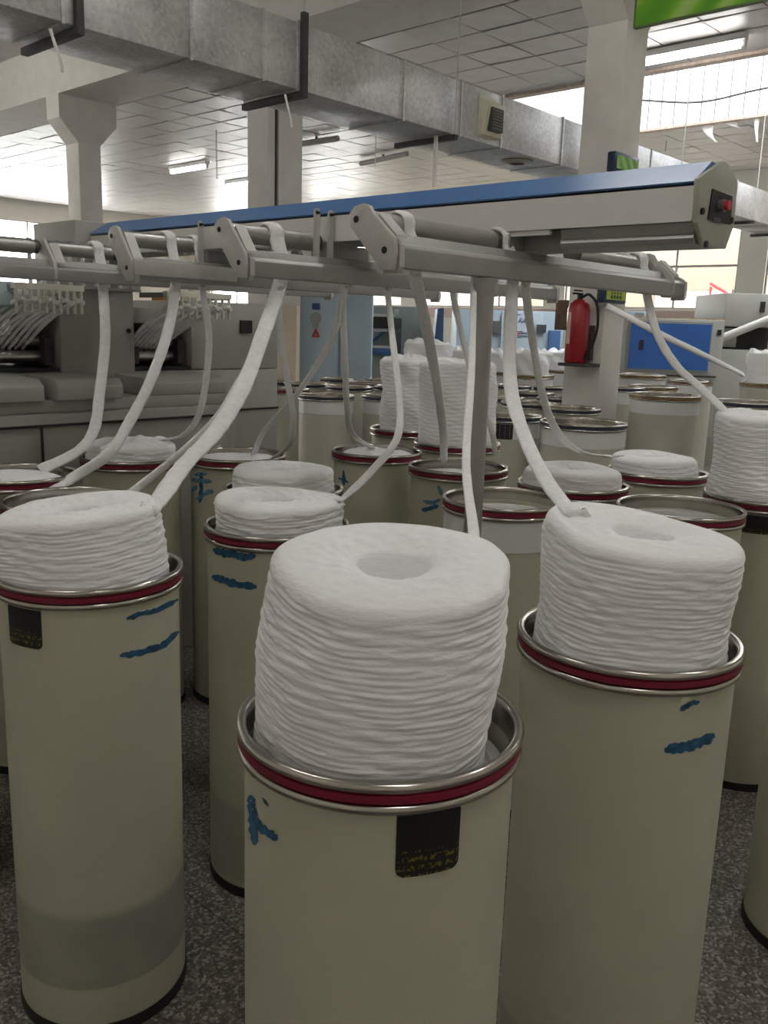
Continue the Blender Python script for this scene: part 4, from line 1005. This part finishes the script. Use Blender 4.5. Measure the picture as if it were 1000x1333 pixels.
# pale blue machine with lettering
r, W, H_ = facing_box('blowroom_machine', 'pale blue machine with blue lettering and a red emblem in the far centre', 'machine', 596, 736, 404, 14.0)
s = W/140; dz = lambda py: H_-(py-404)*s
MB().box((0, .05, 0), (W, 1.2, H_)).build('housing', LBLUE, r, bevel=.01)
MB().box((58*s, 0, .2), (112*s, .049, H_-.02)).build('front_cover', mat('paler_blue_cover', (0.50, 0.58, 0.66), .45), r, bevel=.006)
MB().box((46*s, -.01, dz(434)), (58*s, .049, dz(418))).build('control_window', mat('grey_window', (.13, .14, .13), .4), r)
MB().box((104*s, -.06, dz(431)), (116*s, .049, dz(421))).build('display', mat('dark_display', (.07, .08, .09), .3), r)
MB().box((121*s, -.02, .2), (136*s, .049, dz(428))).build('blue_corner', mat('corner_blue', (0.06, .15, .34), .45), r, bevel=.005)
T = lambda body, px, py, size, m, sh=0: text(body, 'lettering', m, r, size*s*1.35, ((px-596)*s, -.006, dz(py)), (PI/2, 0, 0), .003, sh)
DTX = mat('blue_print', (0.06, 0.12, 0.24), .6)
T('FA2', 675, 420, 7, DTX, .3); T('FE', 670, 437, 7.5, mat('emblem_red', (0.42, 0.03, 0.08), .6), .35)
mk = MB()
for row, (x0, n_) in enumerate(((84, 5), (84, 6))):
    for k in range(n_): mk.box(((x0+k*2.2)*s, -.005, dz(434+row*4)), ((x0+k*2.2+1.5)*s, -.001, dz(431.5+row*4)))
mk.box((71*s, -.005, dz(439)), (84*s, -.001, dz(438.2))); mk.box((75*s, -.005, dz(409.5)), (82*s, -.001, dz(408.5)))
mk.box((34*s, -.005+.05, dz(416.5)), (40*s, -.001+.05, dz(414)))
mk.build('small_lettering', DTX, r)
# orange thing and pale equipment tops behind the drawing machine
r, W, H_ = facing_box('orange_motor_cover', 'small orange motor cover behind the machine tower', 'machine', 197, 213, 382, 9.5)
MB().box((0, 0, 0), (W, .3, H_)).build('cover', ORANGE, r, bevel=.01)
MB().box((W*.3, -.01, H_*.4), (W*.7, -.001, H_*.6)).build('plate', DARKIRON, r)

# building seen outside the right windows: cream wall, white door and red rail
fc = empty('outside_building', 'pale building outside the right hand windows', 'building', (20.5, 8, 0))
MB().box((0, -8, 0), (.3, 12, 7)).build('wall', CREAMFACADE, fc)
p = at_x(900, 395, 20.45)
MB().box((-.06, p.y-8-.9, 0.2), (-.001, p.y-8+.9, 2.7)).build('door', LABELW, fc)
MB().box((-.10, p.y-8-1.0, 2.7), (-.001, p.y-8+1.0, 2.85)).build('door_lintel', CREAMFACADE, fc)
st = at_x(930, 390, 18.8)
rl = empty('stair_rail', 'red painted stair railing outside the right hand window', 'railing', (18.8, st.y, 0))
for k in range(5): MB().box((-.3, -.9, .1+.36*k), (.3, .1, .16+.36*k)).build('step', mat('grey_step', (.35, .35, .36), .7), rl)
MB().cyl((0, .12, 2.75), (0, -.9, 2.2), .03, 8).build('handrail', SIGNRED, rl); MB().cyl((0, .12, 2.5), (0, -.9, 1.95), .03, 8).build('handrail', SIGNRED, rl)
for y in (.10, -.4, -.88): MB().cyl((0, y, 0.02), (0, y, 2.68+(y-.1)*.52), .025, 8).build('baluster', SIGNRED, rl)
struct(MB().box((XW+.26, -6, -.12), (24, 26, -.03)), 'ground_outside', CONCRETE)

# =================================================================== SMALL HANGING THINGS
# wire drooping across the skylight and paper scraps at its edge
A, B = at_x(832, 130, 12.2), at_x(1010, 113, 12.2)
wp = [A+(B-A)*t+Vector((0, 0, -.12*math.sin(PI*t)*(1-.5*t)+.01*math.sin(9*t))) for t in [i/16 for i in range(17)]]
o = MB().tube(wp, .014, 6).build('cable', DARKIRON); tag(o, 'thin dark cable drooping across the bright skylight', 'cable')
lk = at_x(945, 122, 12.2)
for i, (px, py, L, lab) in enumerate(((926, 165, .24, 'torn white scrap in the middle of the skylight sill'), (955, 160, .10, 'short torn scrap right of the middle on the skylight sill'), (986, 154, .30, 'long thin scrap at the right of the skylight sill'))):
    p = at_z(px, py, CEIL-.036); p.x = min(p.x, SKX1+.08)
    m_ = MB(); rg = random.Random(i); n = 8; vs = []
    for k in range(n+1):
        t = k/n; wd = (.09 if i < 2 else .025)*(1-t)**1.3+.012
        cy_ = p.y-.12*t*t*(i != 2)-.03*t; z = p.z-L*t
        vs += [(p.x-.02*math.sin(4*t), cy_-wd, z-.01), (p.x-.02*math.sin(4*t)-.01, cy_, z), (p.x-.02*math.sin(4*t), cy_+wd, z)]
    m_.add(vs, [(3*k, 3*k+1, 3*k+4, 3*k+3) for k in range(n)]+[(3*k+1, 3*k+2, 3*k+5, 3*k+4) for k in range(n)])
    o = m_.build('paper_scrap', TAPE); tag(o, lab, 'scrap')
    md = o.modifiers.new('thickness', 'SOLIDIFY'); md.thickness = .004
for i, (px, y0, y1, dd, lab) in enumerate(((870, 158, 196, 13.6, 'thin string hanging from the skylight sill right of the column'), (282, 205, 232, 14.0, 'thin stem hanging from the far ceiling left of the piped column'), (489, 190, 216, 12.0, 'thin stem hanging from the far ceiling below the duct'), (568, 170, 245, 9.5, 'pale rod hanging from the duct down behind the blue beam'))):
    p, q = (at_d(px, y0, dd), at_d(px, y1, dd)) if i != 3 else (at_y(px, y0, DY0+.12), at_y(px, y1, DY0+.12)); q = Vector((p.x, p.y, q.z)); p.z = CEIL-.002 if i != 3 else DZ0-.010
    o = MB().cyl(p, q, .008 if i < 3 else .018, 6).build('hanging_rod', TAPE if i == 3 else mat('pale_rod', (0.5, 0.49, 0.47), 0.5, 0.5)); tag(o, lab, 'rod')
for i, (px, py, lab) in enumerate(((83, 42, 'loose white lint strand hanging under the duct at left'), (386, 131, 'loose white lint strand hanging at the duct strap'))):
    p = at_z(px, py-12, DZ0-.05); p.y = max(p.y, DY0+.0)
    path = smooth_path([p, p+Vector((.02, .0, -.06)), p+Vector((.05, 0, -.14)), p+Vector((.06, 0, -.2))], 5)
    o = MB().tube(path, .012, 8, .5, seed=i, wob=.3).build('lint_strand', TAPE, smooth=True, angle=180); tag(o, lab, 'lint')
